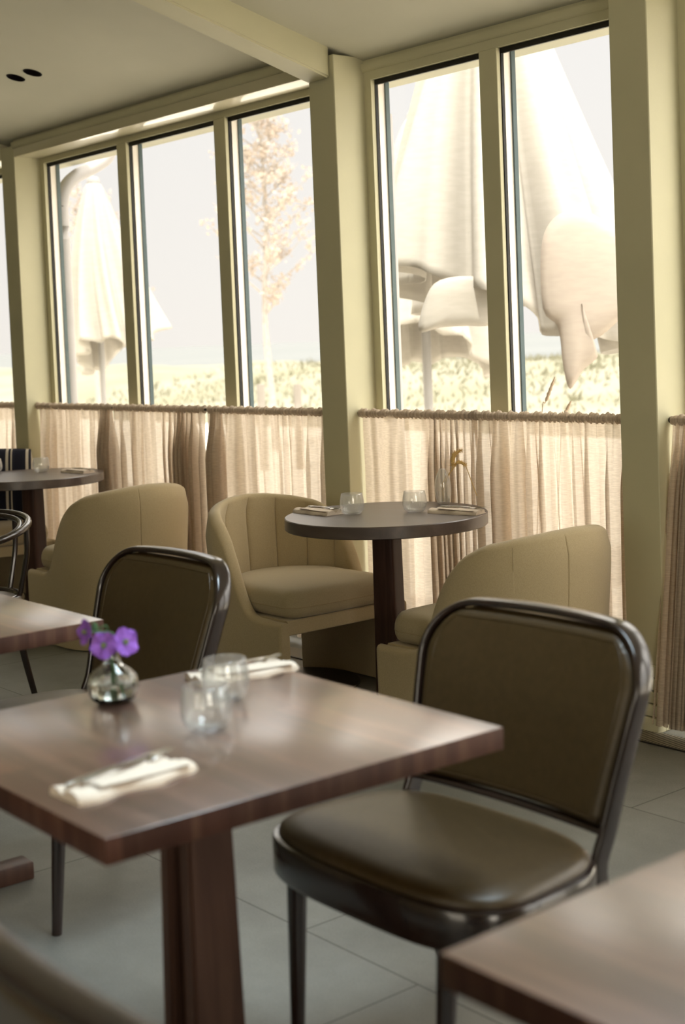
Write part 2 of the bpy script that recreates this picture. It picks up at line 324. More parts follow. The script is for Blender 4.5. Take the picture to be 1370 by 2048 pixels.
def outline_solid(bm, outline, prof):
    """stack of scaled outlines: prof = [(inset, z)], caps closed"""
    n = len(outline); C_ = sum((Vector((*p, 0)) for p in outline), Vector())/n; rows = []
    nor = []
    for i in range(n):
        a = Vector(outline[i-1]); b = Vector(outline[(i+1) % n]); d = (b-a).normalized(); nor.append(Vector((d.y, -d.x)))
    for ins, z in prof:
        b_ = min(ins, .03); rest = ins-b_
        hm = min(max(p[0] for p in outline)-C_.x, max(p[1] for p in outline)-C_.y); k_ = 1-rest/(hm-.03) if rest > 0 else 1
        rows.append([(C_.x+(outline[i][0]-nor[i].x*b_-C_.x)*k_, C_.y+(outline[i][1]-nor[i].y*b_-C_.y)*k_, z) for i in range(n)])
    vv = grid(bm, rows, closed_v=True)
    bm.faces.new(vv[0][::-1]); bm.faces.new(vv[-1])
    return vv
def superellipse(hx, hy, n=3.0, k=64):
    o = []
    for i in range(k):
        a = 2*PI*i/k; c, s = math.cos(a), math.sin(a)
        o.append((hx*math.copysign(abs(c)**(2/n), c), hy*math.copysign(abs(s)**(2/n), s)))
    return o
def smoothstep(a, b, x):
    t = max(0, min(1, (x-a)/(b-a))); return t*t*(3-2*t)

# ------------------------------------------------------------------ room shell
YF, YW = 4.0, 4.172           # pillar face, window frame face
X0, X1, YB = -13.0, 4.0, -4.0
CZ, CS = 2.705, .27           # ceiling height at YF and slope up into the room
def cz(y): return CZ+CS*(YF-y)
bm = bmesh.new(); box(bm, X0, X1, YB, 4.35, -.12, 0); struct(link('floor', bm, 'floor', smooth=False))
bm = bmesh.new(); RY = -.4
for (ya, yb) in ((4.45, RY), (RY, YB-.1)):
    za, zb = cz(ya), (cz(yb) if yb == RY else cz(RY)-CS*(RY-yb))
    if ya == RY: za = cz(RY)
    v = [bm.verts.new(p) for p in [(X0, ya, za), (X1, ya, za), (X1, yb, zb), (X0, yb, zb), (X0, ya, za+.18), (X1, ya, za+.18), (X1, yb, zb+.18), (X0, yb, zb+.18)]]
    for q in [(0, 1, 2, 3), (7, 6, 5, 4), (0, 4, 5, 1), (2, 6, 7, 3), (1, 5, 6, 2), (0, 3, 7, 4)]: bm.faces.new([v[i] for i in q])
bmesh.ops.recalc_face_normals(bm, faces=bm.faces)
struct(link('ceiling', bm, 'ceiling', smooth=False))
bm = bmesh.new(); box(bm, X0, X1, YB-.15, YB, 0, 3.2); struct(link('wall_back', bm, 'paint', smooth=False))
bm = bmesh.new(); box(bm, X1, X1+.15, YB-.15, 4.4, 0, 4.2); struct(link('wall_right', bm, 'paint', smooth=False))
bm = bmesh.new(); box(bm, X0-.15, X0, YB-.15, 4.4, 0, 4.2); struct(link('wall_left', bm, 'paint', smooth=False))

PILLARS = [(-11.05, -10.88), (-8.055, -7.884), (-5.014, -4.837), (-3.303, -3.137), (-.30, -.13), (2.7, 2.87)]
for i, (a, b) in enumerate(PILLARS):
    bm = bmesh.new(); box(bm, a, b, YF, YW+.10, 0, cz(YW)-.005+.02, .003, 1)
    struct(link('wall_pillar', bm, 'paint'))
    bm = bmesh.new(); z = 0
    for (h0, h1, t) in ((0, .055, .046), (.055, .10, .038), (.10, .145, .030), (.145, .19, .022), (.19, .235, .014)):
        box(bm, a-.002, b+.002, YF-t, YF, h0, h1-.004, .004, 2)
    struct(link('baseboard_pillar', bm, 'paint'))
# sloped beam landing on the middle pillar, and its siblings on the other main pillars
def beam(xa, xb):
    bm = bmesh.new(); y0, y1 = YF, -2.0
    pts = []
    for y in (y0, y1):
        zt, zb = cz(y)+.02, 2.572+.288*(YF-y)
        pts += [(xa, y, zb), (xb, y, zb), (xb, y, zt+.1), (xa, y, zt+.1)]
    v = [bm.verts.new(p) for p in pts]
    for q in [(0, 1, 2, 3), (7, 6, 5, 4), (0, 4, 5, 1), (1, 5, 6, 2), (2, 6, 7, 3), (3, 7, 4, 0)]: bm.faces.new([v[i] for i in q])
    bmesh.ops.recalc_face_normals(bm, faces=bm.faces)
    es = [e for e in bm.edges]; bmesh.ops.bevel(bm, geom=es, offset=.008, segments=3, affect='EDGES')
    struct(link('ceiling_beam', bm, 'paint'))
beam(-5.012, -4.862); beam(-11.04, -10.9)

# bays between pillars: (x0, x1, panes, header depth)
BAYS = [(-10.88, -8.055, 3, True), (-7.884, -5.014, 3, True), (-4.837, -3.303, 2, False), (-3.137, -.30, 3, False), (-.13, 2.7, 3, False)]
WT = 2.57; WB = .10; FR = .047; MU = .100
def frame_bars(bm, x0, x1, n, front, back, top, bot, fr, mu, grow=0):
    """outer frame bars and mullions as boxes; returns pane openings"""
    pw = (x1-x0-2*fr-(n-1)*mu)/n; op = []
    x = x0+fr
    for k in range(n):
        op.append((x, x+pw)); x += pw+mu
    return op
for bi, (x0, x1, n, header) in enumerate(BAYS):
    win = bpy.data.objects.new('window_%d' % (bi+1), None); COL.objects.link(win); win['kind'] = 'structure'
    pw = (x1-x0-2*FR-(n-1)*MU)/n; ops = [(x0+FR+k*(pw+MU), x0+FR+k*(pw+MU)+pw) for k in range(n)]
    htop = 2.602 if header else cz(YW)+.03
    bm = bmesh.new()
    box(bm, x0, x1, YW, YW+.022, WT, htop+(.0 if header else 0)); box(bm, x0, x1, YW, YW+.022, 0, WB)
    box(bm, x0, x0+FR, YW, YW+.022, WB, WT); box(bm, x1-FR, x1, YW, YW+.022, WB, WT)
    link('window_frame', bm, 'paint', win, smooth=False)
    for k in range(n-1):
        bm = bmesh.new(); box(bm, ops[k][1], ops[k+1][0], YW-.0, YW+.022, WB, WT, .002, 1); link('mullion', bm, 'paint', win)
    # black gasket ring, white outer frame, grey seal: three steps behind the paint
    for nm, mat, ya, yb, gi, w_ in (('gasket', 'gasket', YW+.022, YW+.034, .0, .012), ('outer_frame', 'outframe', YW+.046, YW+.082, -.004, .060), ('outer_seal', 'seal', YW+.082, YW+.104, .004, .060)):
        bm = bmesh.new()
        for k, (a, b) in enumerate(ops):
            g = gi
            big = .05
            # four bars around the opening
            gt = .012 if nm == 'gasket' else gi
            box(bm, a-big*.98, a+g, ya, yb, WB-.02, WT+.03) if nm != 'gasket' else box(bm, a-.03, a+.004, ya, yb, WB, WT+.02)
            box(bm, b-g, b+big*.98, ya, yb, WB-.02, WT+.03) if nm != 'gasket' else box(bm, b-.004, b+.03, ya, yb, WB, WT+.02)
            box(bm, a, b, ya, yb, WT-.022 if nm == 'gasket' else WT+.022, WT+.05)
            box(bm, a, b, ya, yb, WB-.02, WB+.012)
        link(nm, bm, mat, win, smooth=False)
    for (a, b) in ops:
        bm = bmesh.new(); box(bm, a-.01, b+.01, YW+.036, YW+.042, WB-.01, WT+.01); link('pane', bm, 'pane', win, smooth=False)
    if header:
        bm = bmesh.new(); box(bm, x0, x1, YF, YW+.09, 2.602, cz(YF)+.0, .006, 3); struct(link('trim_%d' % (bi+1), bm, 'glosspaint'))
        yc = YF
    else:
        yc = YW
    # lintel above window outside
    bm = bmesh.new(); box(bm, x0, x1, YW+.022, YW+.20, WT+.085, cz(YW)+.06); struct(link('wall_lintel', bm, 'outframe', smooth=False))
    # crown strip with shadow gap under the ceiling
    zc = cz(yc)
    bm = bmesh.new()
    prof = [(0, -.052), (-.006, -.050), (-.012, -.040), (-.016, -.026), (-.016, -.016), (0, -.016)]
    rows = [[(x, yc+dy, zc+dz) for dy, dz in prof] for x in (x0, x1)]
    vv = grid(bm, rows, closed_v=True); bm.faces.new(vv[0]); bm.faces.new(vv[1][::-1]); bmesh.ops.recalc_face_normals(bm, faces=bm.faces)
    struct(link('trim_%d' % (bi+11), bm, 'paint', angle=60))
# corner post strips at the very ends of the wall
for (a, b) in ((X0, -11.05), (2.87, X1)):
    bm = bmesh.new(); box(bm, a, b, YF, YW+.1, 0, 2.8); struct(link('wall_front', bm, 'paint', smooth=False))
# made-up window frames set around the added fill lights, out of view
def opening(nm, boxes):  # frame bars on solid surfaces, nothing cut through
    bm = bmesh.new()
    for b_ in boxes: box(bm, *b_)
    struct(link(nm, bm, 'paint', smooth=False))
opening('window_21', [(-4.1, 1.1, YB, YB+.06, 2.02, 2.1), (-4.1, 1.1, YB, YB+.06, .2, .28), (-4.1, -4.02, YB, YB+.06, .28, 2.02), (1.02, 1.1, YB, YB+.06, .28, 2.02)])
opening('window_22', [(X1-.05, X1, -1.8, 1.2, 2.72, 2.8), (X1-.05, X1, -1.8, 1.2, .6, .68), (X1-.05, X1, -1.8, -1.72, .68, 2.72), (X1-.05, X1, 1.12, 1.2, .68, 2.72)])
opening('window_23', [(-2.9, -.9, 1.62, 1.68, cz(1.65)-.05, cz(1.65)+.03), (-2.9, -.9, 2.32, 2.38, cz(2.35)-.05, cz(2.35)+.03)])
# floor grille of the trench heater along the window wall
bm = bmesh.new(); box(bm, X0+.1, X1-.1, 3.85, 3.965, .0005, .004); struct(link('trim_31', bm, 'grate', smooth=False))
bm = bmesh.new(); box(bm, X0+.1, X1-.1, 3.838, 3.848, .0003, .005); struct(link('trim_32', bm, 'darkmetal', smooth=False))

# ------------------------------------------------------------------ outside: ground, dune, sea
bm = bmesh.new(); box(bm, -30, 16, 4.35, 15.5, -.25, -.10); struct(link('terrace', bm, 'terrace', smooth=False))
CAMV = Vector((0, 0, EYE))
def ray(px, py): return cf+cr*((px-685)/2844.44)-cu*((py-833)/2844.44)
def at_depth(px, py, d): return CAMV+ray(px, py)*d          # a point seen at a photo pixel, d metres along the view axis
def dune_h(x, y):
    # low vegetated dune rising away from the terrace, higher to the right, falling to the sea
    u = y-15; s = (x+.84*y)       # lateral coordinate, grows to the right of the view
    h = -.25+.95*smoothstep(0, 10, u)
    lat = smoothstep(-33, -22, x+ .35*(y-20)*0)
    h += .0
    h += .75*smoothstep(6, 26, u)*smoothstep(-24, -13, x+.45*(y-25))
    h -= 4.5*smoothstep(30, 60, u)
    h -= 1.2*smoothstep(12, 32, u)*(1-smoothstep(-30, -18, x+.45*(y-25)))
    h += .16*noise.noise(Vector((x*.35, y*.35, 0)))+.10*noise.noise(Vector((x*1.1, y*1.1, 3)))
    return h
bm = bmesh.new(); rows = []
for i in range(150):
    x = -75+i*.62; rows.append([(x, 15.3+j*.62*(1+j*.004), dune_h(x, 15.3+j*.62*(1+j*.004))) for j in range(100)])
grid(bm, rows, flip=False); bmesh.ops.recalc_face_normals(bm, faces=bm.faces)
struct(link('dune', bm, 'dune', angle=180))
bm = bmesh.new(); v = [bm.verts.new(p) for p in [(-5500, 20, -3.2), (900, 20, -3.2), (900, 5500, -3.2), (-5500, 5500, -3.2)]]; bm.faces.new(v); struct(link('sea', bm, 'sea', smooth=False))
bm = bmesh.new(); rnd = random.Random(3)
for k in range(9000):
    x = rnd.uniform(-34, -4); y = rnd.uniform(15.6, 36)
    z = dune_h(x, y)-.02; h = rnd.uniform(.06, .22); a = rnd.uniform(0, 6.28); wd = .02+.0006*y; dx, dy = math.cos(a)*wd, math.sin(a)*wd; lx, ly = rnd.uniform(-.14, .2), rnd.uniform(-.12, .12)
    p = [bm.verts.new(q) for q in [(x-dx, y-dy, z), (x+dx, y+dy, z), (x+lx*.5+dx*.6, y+ly*.5, z+h*.6), (x+lx, y+ly, z+h), (x+lx*.5-dx*.6, y+ly*.5, z+h*.6)]]
    bm.faces.new(p)
o = link('dune_grass', bm, 'grassblade', smooth=False); tag(o, 'pale yellow-green dune grass growing beyond the terrace outside the windows', 'grass'); o['kind'] = 'stuff'

# rain pipes on the outside of the wall
def pipe(name, pts, label, group):
    bm = bmesh.new(); tube(bm, catmull(pts, 8), .043, 16); o = link(name, bm, 'pipe')
    tag(o, label, 'pipe', group); return o
pipe('rain_pipe', [(-7.94, 4.335, z) if y is None else (-7.94, y, z) for y, z in ((None, -.1), (None, 1.2), (None, 2.20), (4.335, 2.33), (4.37, 2.44), (4.45, 2.515), (4.58, 2.58), (4.67, 2.64), (4.70, 2.72), (4.70, 2.95))], 'pale rain pipe with swan-neck bend outside the leftmost full window pane', None)
pipe('rain_pipe', [(-4.90, 4.335, -.1), (-4.90, 4.335, 1.2), (-4.90, 4.335, 2.33), (-4.905, 4.33, 2.42), (-4.93, 4.315, 2.49), (-4.98, 4.30, 2.55), (-5.05, 4.30, 2.6)], 'straight pale rain pipe outside the two-pane window beside the middle pillar', None)

# parasols, folded
def parasol(name, base, top, hem, r1, seed, label, wind=(0, 0), n=8, pole_r=.03, r0=.05, capr=.07, bulge=.8, panels=None):
    rd = random.Random(seed); root = thing(name, label, 'parasol', base)
    zb = base[2]
    bm = bmesh.new(); tube(bm, [(0, 0, 0), (0, 0, top-.04)], pole_r, 14); link('pole', bm, 'cap', root)
    bm = bmesh.new(); lathe(bm, [(0, 0), (.32, 0), (.33, .03), (.30, .07), (.06, .09), (.055, .30), (0, .30)], 28); link('base', bm, 'cap', root)
    bm = bmesh.new(); lathe(bm, [(capr*.9, -.06), (capr, -.05), (capr, 0), (capr*.8, .03), (0, .045)], 24, c=(0, 0, top)); link('finial', bm, 'cap', root)
    bm = bmesh.new(); rows = []; NT = 160; NV = 40
    ph = [rd.uniform(0, 6.28) for _ in range(6)]
    for i in range(NT):
        a = 2*PI*i/NT; row = []
        hz = hem+.16*math.sin(a+ph[0])+.12*math.sin(2*a+ph[1])+.07*abs(math.sin(n*a/2+ph[2]))
        for j in range(NV+1):
            v = j/NV; z = top-.02-(top-.02-hz)*v
            r = r0+(r1-r0)*v**bulge
            fold = .20*v**.5*math.cos(n*a+1.2*v+ph[3])+.10*v*math.cos((2*n+1)*a+ph[4])+.12*v*v*math.sin(3*a+ph[5])
            r *= 1+fold
            row.append((r*math.cos(a)+wind[0]*v*v, r*math.sin(a)+wind[1]*v*v, z))
        rows.append(row)
    grid(bm, rows, closed_u=True); bmesh.ops.recalc_face_normals(bm, faces=bm.faces)
    cn = link('canopy', bm, 'canvas', root, angle=180)
    sd = cn.modifiers.new('cloth', 'SOLIDIFY'); sd.thickness = .006
    return root
# large one near the glass; at() finds its foot from the photo
b1 = at_depth(985, 400, 8.5); b1 = (b1.x, b1.y, -.10)
big = parasol('parasol', b1, 4.05, 1.62, .74, 5, 'huge folded cream parasol nearest the glass, flapping in the wind', wind=(.10, .06), r0=.04)
def flap(parent, px, d, bulge, mat, name='canopy_panel'):
    # one loose panel of the canopy hanging free, a thick rounded cloth with its own depth
    bm = bmesh.new(); n = len(px); pts = [at_depth(x, y, d) for x, y in px]
    pts = catmull(pts, 4, True); c = sum(pts, Vector())/len(pts); rows = []
    fwd = Vector((cf.x, cf.y, 0)).normalized()
    for s in (1, .85, .65, .42, .2, .04):
        rows.append([c+(p-c)*s-fwd*(.5*bulge*(1-s**4)) for k, p in enumerate(pts)])
    vv = grid(bm, rows, closed_v=True); bm.faces.new(vv[-1])
    inv = Vector(parent.location)
    for v in bm.verts: v.co -= inv
    bmesh.ops.recalc_face_normals(bm, faces=bm.faces)
    o = link(name, bm, mat, parent, angle=180); sd = o.modifiers.new('cloth', 'SOLIDIFY'); sd.thickness = .008
    return o
flap(big, [(1082, 500), (1100, 445), (1140, 420), (1190, 430), (1250, 480), (1262, 600), (1215, 662), (1172, 690), (1196, 712), (1165, 742), (1140, 778), (1126, 730), (1116, 655), (1086, 618)], 7.75, .10, 'canvasshade')
flap(big, [(838, 662), (850, 600), (880, 560), (960, 555), (1010, 600), (985, 648), (930, 652), (880, 655)], 7.8, .08, 'canvas')
b2 = at_depth(842, 400, 12.2); b2 = (b2.x, b2.y, -.10)
parasol('parasol', b2, 3.42, 1.30, .60, 11, 'folded cream parasol with a white round cap standing behind the huge one', pole_r=.04, r0=.09, capr=.10, bulge=.7, wind=(.12, 0))
b3 = at_depth(196, 560, 15); b3 = (b3.x, b3.y, -.10)
parasol('parasol', b3, 3.3, 1.50, .42, 21, 'folded parasol far away, standing in for a reflection, seen through the pane with the bent rain pipe', pole_r=.03, r0=.06, capr=.07, bulge=.7, wind=(.15, .1))  # a parasol mirrored in the pane, built as a solid one outside

# young tree beyond the terrace
def tree(base, height, crown0, label, seed, spread=1.0, nleaf=2600):
    rd = random.Random(seed); root = thing('young_tree', label, 'tree', base)
    bm = bmesh.new(); leaves = []
    tr = [Vector((.03*math.sin(k*1.3), .03*math.cos(k), height*k/8)) for k in range(9)]
    tube(bm, catmull(tr, 3), [.055*(1-.8*k/24)+.006 for k in range(25)], 8)
    for k in range(34):
        z = crown0+(height-crown0)*(k/34)**.9; f = 1-(z-crown0)/(height-crown0); a = k*2.4+rd.uniform(-.3, .3)
        L_ = spread*(.22+.75*f**.7*min(1, (z-crown0)*2.2+.35)); up = .45+.3*rd.random()
        p0 = Vector((0, 0, z)); d = Vector((math.cos(a), math.sin(a), up))
        p1 = p0+d*L_*.5+Vector((0, 0, .03)); p2 = p0+d*L_+Vector((rd.uniform(-.06, .06), rd.uniform(-.06, .06), .1))
        tube(bm, catmull([p0, p1, p2], 3), [.014, .013, .012, .010, .008, .006, .004], 6)
        for q in range(4):
            s = rd.uniform(.3, 1); b = p0.lerp(p2, s); e = b+Vector((rd.uniform(-1, 1), rd.uniform(-1, 1), rd.uniform(-.2, .9)))*.22*spread
            tube(bm, [b, e], [.006, .002], 5); leaves += [b.lerp(e, rd.random()) for _ in range(int(nleaf/34/4))]
    link('trunk', bm, 'bark', root)
    bm = bmesh.new()
    for p in leaves:
        p = p+Vector((rd.gauss(0, .05), rd.gauss(0, .05), rd.gauss(0, .05))); s = rd.uniform(.018, .036)
        u = Vector((rd.gauss(0, 1), rd.gauss(0, 1), rd.gauss(0, 1))).normalized(); v = u.orthogonal().normalized()
        bm.faces.new([bm.verts.new(p+u*s*1.3), bm.verts.new(p+v*s*.7), bm.verts.new(p-u*s*1.3), bm.verts.new(p-v*s*.7)])
    link('foliage', bm, 'leaf', root, smooth=False)
tb = at_depth(541, 760, 20); tree((tb.x, tb.y, dune_h(tb.x, tb.y)-.05), 4.55-dune_h(tb.x, tb.y), 2.15, 'slender young tree with thin peach foliage outside the pane left of the middle pillar', 4, 1.0)
tb = at_depth(196, 760, 24); tree((tb.x, tb.y, dune_h(tb.x, tb.y)-.05), 4.3, 1.9, 'faint young tree far off, standing in for a reflection, behind the pane with the bent rain pipe', 9, .9, 1500)  # added tree outside in place of one mirrored in the glass
for (px, py, lab) in ((594, 768, 'short wooden post right of the young tree trunk'), (521, 768, 'short wooden post left of the young tree trunk')):
    p = at_depth(px, py, 17.0); bm = bmesh.new(); zg = dune_h(p.x, p.y)
    lathe(bm, [(0, zg-.1), (.05, zg-.1), (.048, p.z-.02), (.035, p.z), (0, p.z)], 12, c=(p.x, p.y, 0)); tag(link('wooden_post', bm, 'postwood'), lab, 'post')
# two dry grass stalks just outside the right pane
for i, (a, b, lab) in enumerate((((1082, 860), (1110, 754), 'tall dry grass stalk outside the right pane of the two-pane window'), ((1122, 870), (1142, 802), 'short dry grass stalk outside the right pane of the two-pane window'))):
    p, q = at_depth(*a, 6.35), at_depth(*b, 6.35); g = Vector((p.x-.1, p.y, -.1)); mid = p.lerp(q, .5)+Vector((-.012, 0, .01))
    root = thing('grass_stalk', lab, 'grass', g)
    bm = bmesh.new(); pts = catmull([Vector((0, 0, 0)), p-g, mid-g, q-g], 6); tube(bm, pts, .0022, 6); link('stem', bm, 'palestraw', root)
    bm = bmesh.new(); L_ = [mid.lerp(q, k/10)-g for k in range(11)]; tube(bm, L_, [.004, .008, .006, .009, .006, .008, .006, .007, .005, .004, .002], 8); link('seed_head', bm, 'palestraw', root)

# ------------------------------------------------------------------ curtains and rods
def curtain(x0, x1, folds, seed, label, amp=.022, group=None, z0=.03, yc=4.07, xin=.0, dens=None, zt=1.112, lean=(0, 0)):
    rd = random.Random(seed); root = thing('cafe_curtain', label, 'curtain', (x0, yc, 0), 0, group)
    W = x1-x0; NU = int(W*330); NV = 34; ph = [rd.uniform(0, 6.28) for _ in range(8)]
    def phase(u):
        p = u*folds*2*PI
        if dens:                                       # (start, end, extra folds): a bunched stretch
            for a, b, e in dens: p += 2*PI*e*smoothstep(a, b, u)
        return p+.9*math.sin(u*9+ph[0])+.6*math.sin(u*23+ph[1])
    def dloc(u):
        d = 1.0
        if dens:
            for a, b, e in dens:
                if a < u < b: d += .9*math.sin(PI*(u-a)/(b-a))
        return d
    rows = []
    for i in range(NU+1):
        u = i/NU; row = []
        p = phase(u); dl = dloc(u)
        for j in range(NV+1):
            v = j/NV; z = zt-.02-(zt-.02-z0)*v
            am = amp*(.30+.70*smoothstep(0, .25, v))*dl*(1+.4*math.sin(u*7+ph[2]))
            pd = p+1.1*v*math.sin(u*5+ph[3])
            y = am*math.sin(pd)+.006*math.sin(2.3*pd+ph[4])+.004*math.sin(p*4+ph[5])*(1-v)
            x = u*W+.55*am*math.sin(2*pd+ph[6])*.7+.012*v*math.sin(u*11+ph[7])
            if xin: x += xin*v*v*(1 if u < .5 else -1)*abs(1-2*u)
            x = max(.004, min(W-.004, x)) if not xin else x
            row.append((x+lean[0]*v, y+lean[1]*v, z+.004*math.sin(pd)*(v > .95)))
        rows.append(row)
    bm = bmesh.new(); grid(bm, rows); link('drape', bm, 'linen', root, angle=180)
    # gathered rod pocket with a small frill above
    bm = bmesh.new(); rows = []; NU2 = int(W*520)
    for i in range(NU2+1):
        u = i/NU2; f = u*W
        g = .0032*math.sin(f*520+2*math.sin(f*31+ph[0]))+.003*math.sin(f*230+ph[1]+2*math.sin(f*17))
        row = []
        for k in range(12):
            a = 2*PI*k/12; ry = .0125+g*abs(math.sin(a/2+.3)); rz = .017+g*.8+.004*math.sin(f*90+ph[2])*max(0, math.sin(a))
            row.append((f, ry*math.cos(a), zt-.012+rz*math.sin(a)))
        rows.append(row)
    vv = grid(bm, rows, closed_v=True); bm.faces.new(vv[0]); bm.faces.new(vv[-1][::-1]); bmesh.ops.recalc_face_normals(bm, faces=bm.faces)
    link('rod_pocket', bm, 'linen', root, angle=180)
    # bottom hem
    return root
def rod(x0, x1, label):
    root = thing('curtain_rod', label, 'curtain rod', (x0, 4.07, 1.10))
    bm = bmesh.new(); tube(bm, [(0, 0, 0), (x1-x0, 0, 0)], .007, 12, up=Vector((0, 1, 0))); link('tube', bm, 'darkmetal', root)
    for x in (0.004, x1-x0-.004):
        bm = bmesh.new(); tube(bm, [(x-.004, 0, 0), (x+.004, 0, 0)], .010, 14, up=Vector((0, 1, 0))); link('end_bracket', bm, 'darkmetal', root)
rod(-10.88, -8.055, 'dark curtain rod left of the leftmost pillar')
rod(-7.884, -5.014, 'dark curtain rod across the three-pane window')
rod(-4.837, -3.303, 'dark curtain rod across the two-pane window')
rod(-3.137, -.30, 'dark curtain rod right of the rightmost pillar')
curtain(-9.0, -8.07, 9, 40, 'sheer linen cafe curtain at the far left edge beyond the leftmost pillar')
curtain(-7.875, -6.985, 9, 41, 'sheer linen cafe curtain on the left third of the three-pane window', dens=[(.82, 1, 3)])
curtain(-6.965, -6.06, 8, 42, 'sheer linen cafe curtain in the middle of the three-pane window', dens=[(.55, .95, 4)], amp=.024)
curtain(-6.03, -5.02, 8, 43, 'sheer linen cafe curtain on the three-pane window beside the middle pillar', dens=[(0, .12, 2)])
curtain(-4.83, -4.095, 3, 44, 'sheer linen cafe curtain on the left half of the two-pane window', dens=[(.52, 1, 7)], amp=.018)
curtain(-4.125, -3.31, 10, 45, 'sheer linen cafe curtain on the right half of the two-pane window', amp=.024)
curtain(-3.13, -2.1, 16, 46, 'sheer linen cafe curtain at the right edge beyond the rightmost pillar', dens=[(0, .25, 9)], amp=.026, z0=.035, lean=(-.03, -.10))

# ------------------------------------------------------------------ recessed ceiling lights
def downlight(x, y, label):
    z = cz(y); root = thing('ceiling_downlight', label, 'ceiling light', (x, y, z)); root.rotation_euler = (math.atan(-CS), 0, 0)
    bm = bmesh.new(); lathe(bm, [(.040, -.002), (.047, -.003), (.049, 0), (.047, .004), (.040, .004)], 36); link('trim_ring', bm, 'downlightring', root)
    bm = bmesh.new(); lathe(bm, [(0, -.0012), (.02, -.0014), (.041, -.0016), (.041, .006), (0, .006)], 36); link('recess', bm, 'downlight', root)
downlight(-6.775, 3.472, 'black recessed ceiling light, the left one of the pair')
downlight(-6.605, 3.480, 'black recessed ceiling light, the right one of the pair')

# ------------------------------------------------------------------ tub chairs
def make_tub(label):
    root = thing('tub_chair', label, 'armchair', (0, 0, 0), 0)
    W, D, T = .33, .68, .052; xf = D/2; xc = xf-(D-W)
    Ls = xf-xc; La = PI*W; LT = 2*Ls+La; OPEN = math.radians(44)
    def plan(s, off=0):
        if s < Ls: return Vector((xf-s, -(W-off), 0)), Vector((0, -1, 0)), -PI/2
        if s > LT-Ls: return Vector((xf-(LT-s), (W-off), 0)), Vector((0, 1, 0)), PI/2
        a = -PI/2+(s-Ls)/W; n = Vector((-math.cos(a), math.sin(a), 0))
        return Vector((xc, 0, 0))+n*(W-off), n, a
    keys = [(0, .352), (.17, .355), (.215, .368), (.25, .40), (.285, .465), (.32, .55), (.365, .635), (.43, .70), (.52, .742), (.64, .765), (.76, .780), (.87, .786), (1.2, .786)]
    def top(s):
        s = min(s, LT-s)
        for (a, ha), (b, hb) in zip(keys, keys[1:]):
            if s <= b: return ha+(hb-ha)*((s-a)/(b-a))
        return .785
    ss = []; n = 230
    for i in range(n+1): ss.append(LT*i/n)
    seams_out = [Ls+W*(PI/2+.22)]
    for c in seams_out: ss += [c-.004, c-.0015, c, c+.0015, c+.004]
    for sgn in (-1, 1):
        e = Ls+W*(PI/2+sgn*OPEN); ss += [e+d for d in (-.0004, .0004)]
    for k in range(9):
        c = .27+(LT-.54)*k/8; ss += [c+d for d in (-.006, -.003, -.0015, -.0006, 0, .0006, .0015, .003, .006)]
    ss = sorted(ss); tops = [sum(top(max(0, min(LT, s+d*.003))) for d in range(-8, 9))/17 for s in ss]
    # inner channels (padded flutes)
    nch = 8; a0, a1 = .27, LT-.27
    rows = []
    for s, h in zip(ss, tops):
        p, nn, a = plan(s)
        dop = None
        zb = .005
        if abs(a) < PI/2 and abs(a) < OPEN:
            d = (OPEN-abs(a))*W; r = .07; zb = .20+(math.sqrt(max(0, r*r-(r-d)**2)) if d < r else r)
        lean = .024*smoothstep(.36, .785, h)
        def P(off, z): 
            k = lean*smoothstep(.30, .785, z)-.030*smoothstep(.5, .7, h)*max(0, (z-(h-.11))/.11)**2
            return p+nn*(-off+k)+Vector((0, 0, z))
        g = 0
        for c in seams_out:
            g = max(g, .0035*max(0, 1-abs(s-c)/.003))
        ch = 0
        if a0 < s < a1:
            q = (s-a0)/(a1-a0)*nch; fr = q-math.floor(q); ch = abs(math.sin(PI*fr))**.4
            ch *= 1
        endf = min(1, min(s, LT-s)/.02); tt = T*(.75+.25*math.sqrt(max(0, 1-(1-endf)**2)))
        off0 = (T-tt)/2
        row = []
        rim = tt/2
        for z in [zb+(h-rim-zb)*k/9 for k in range(10)]: row.append(P(off0+g, z))
        for k in range(1, 8):
            b = PI*k/8; row.append(P(off0+rim-rim*math.cos(b), h-rim+rim*math.sin(b)*.85))
        zl = .32
        for z in [h-rim-(h-rim-zl)*k/9 for k in range(10)]:
            f = smoothstep(.36, .44, h)*smoothstep(0, .05, h-rim-z+.02)
            row.append(P(off0+tt+(.016*(ch-.6)*f if z > .36 else 0), z))
        row.append(P(off0+tt, max(zb, min(zl, zb+.02)) if zb < .3 else zb)); row.append(P(off0+tt, zb))
        rows.append(row)
    bm = bmesh.new(); vv = grid(bm, rows, closed_v=True); bm.faces.new(vv[0]); bm.faces.new(vv[-1][::-1]); bmesh.ops.recalc_face_normals(bm, faces=bm.faces)
    link('shell', bm, 'fabric', root, angle=50)
    # seat deck with front apron
    inner = []
    for i in range(61):
        s = LT*i/60; p, nn, a = plan(s, T-.004); inner.append((p.x, p.y))
    inner[0] = (xf-.012, inner[0][1]); inner[-1] = (xf-.012, inner[-1][1])
    deck = inner[::-1]
    bm = bmesh.new(); outline_solid(bm, deck, [(.004, .292), (0, .296), (0, .345), (.004, .35)]); bmesh.ops.recalc_face_normals(bm, faces=bm.faces); link('seat_base', bm, 'fabric', root)
    # cushion: rounded D
    cpts = []
    R = W-T-.006; cx = xc+.004
    for i in range(41):
        a = -PI/2+PI*i/40; cpts.append((cx-R*math.cos(a), R*math.sin(a)))
    fr = xf+.004; rr = .075
    for k in range(13):
        a = PI/2*(k/12); cpts.append((fr-rr+rr*math.sin(a), R-rr+rr*math.cos(a)))
    for k in range(1, 10): cpts.append((fr+.006*math.sin(PI*k/10), (R-rr)*(1-2*k/10)))
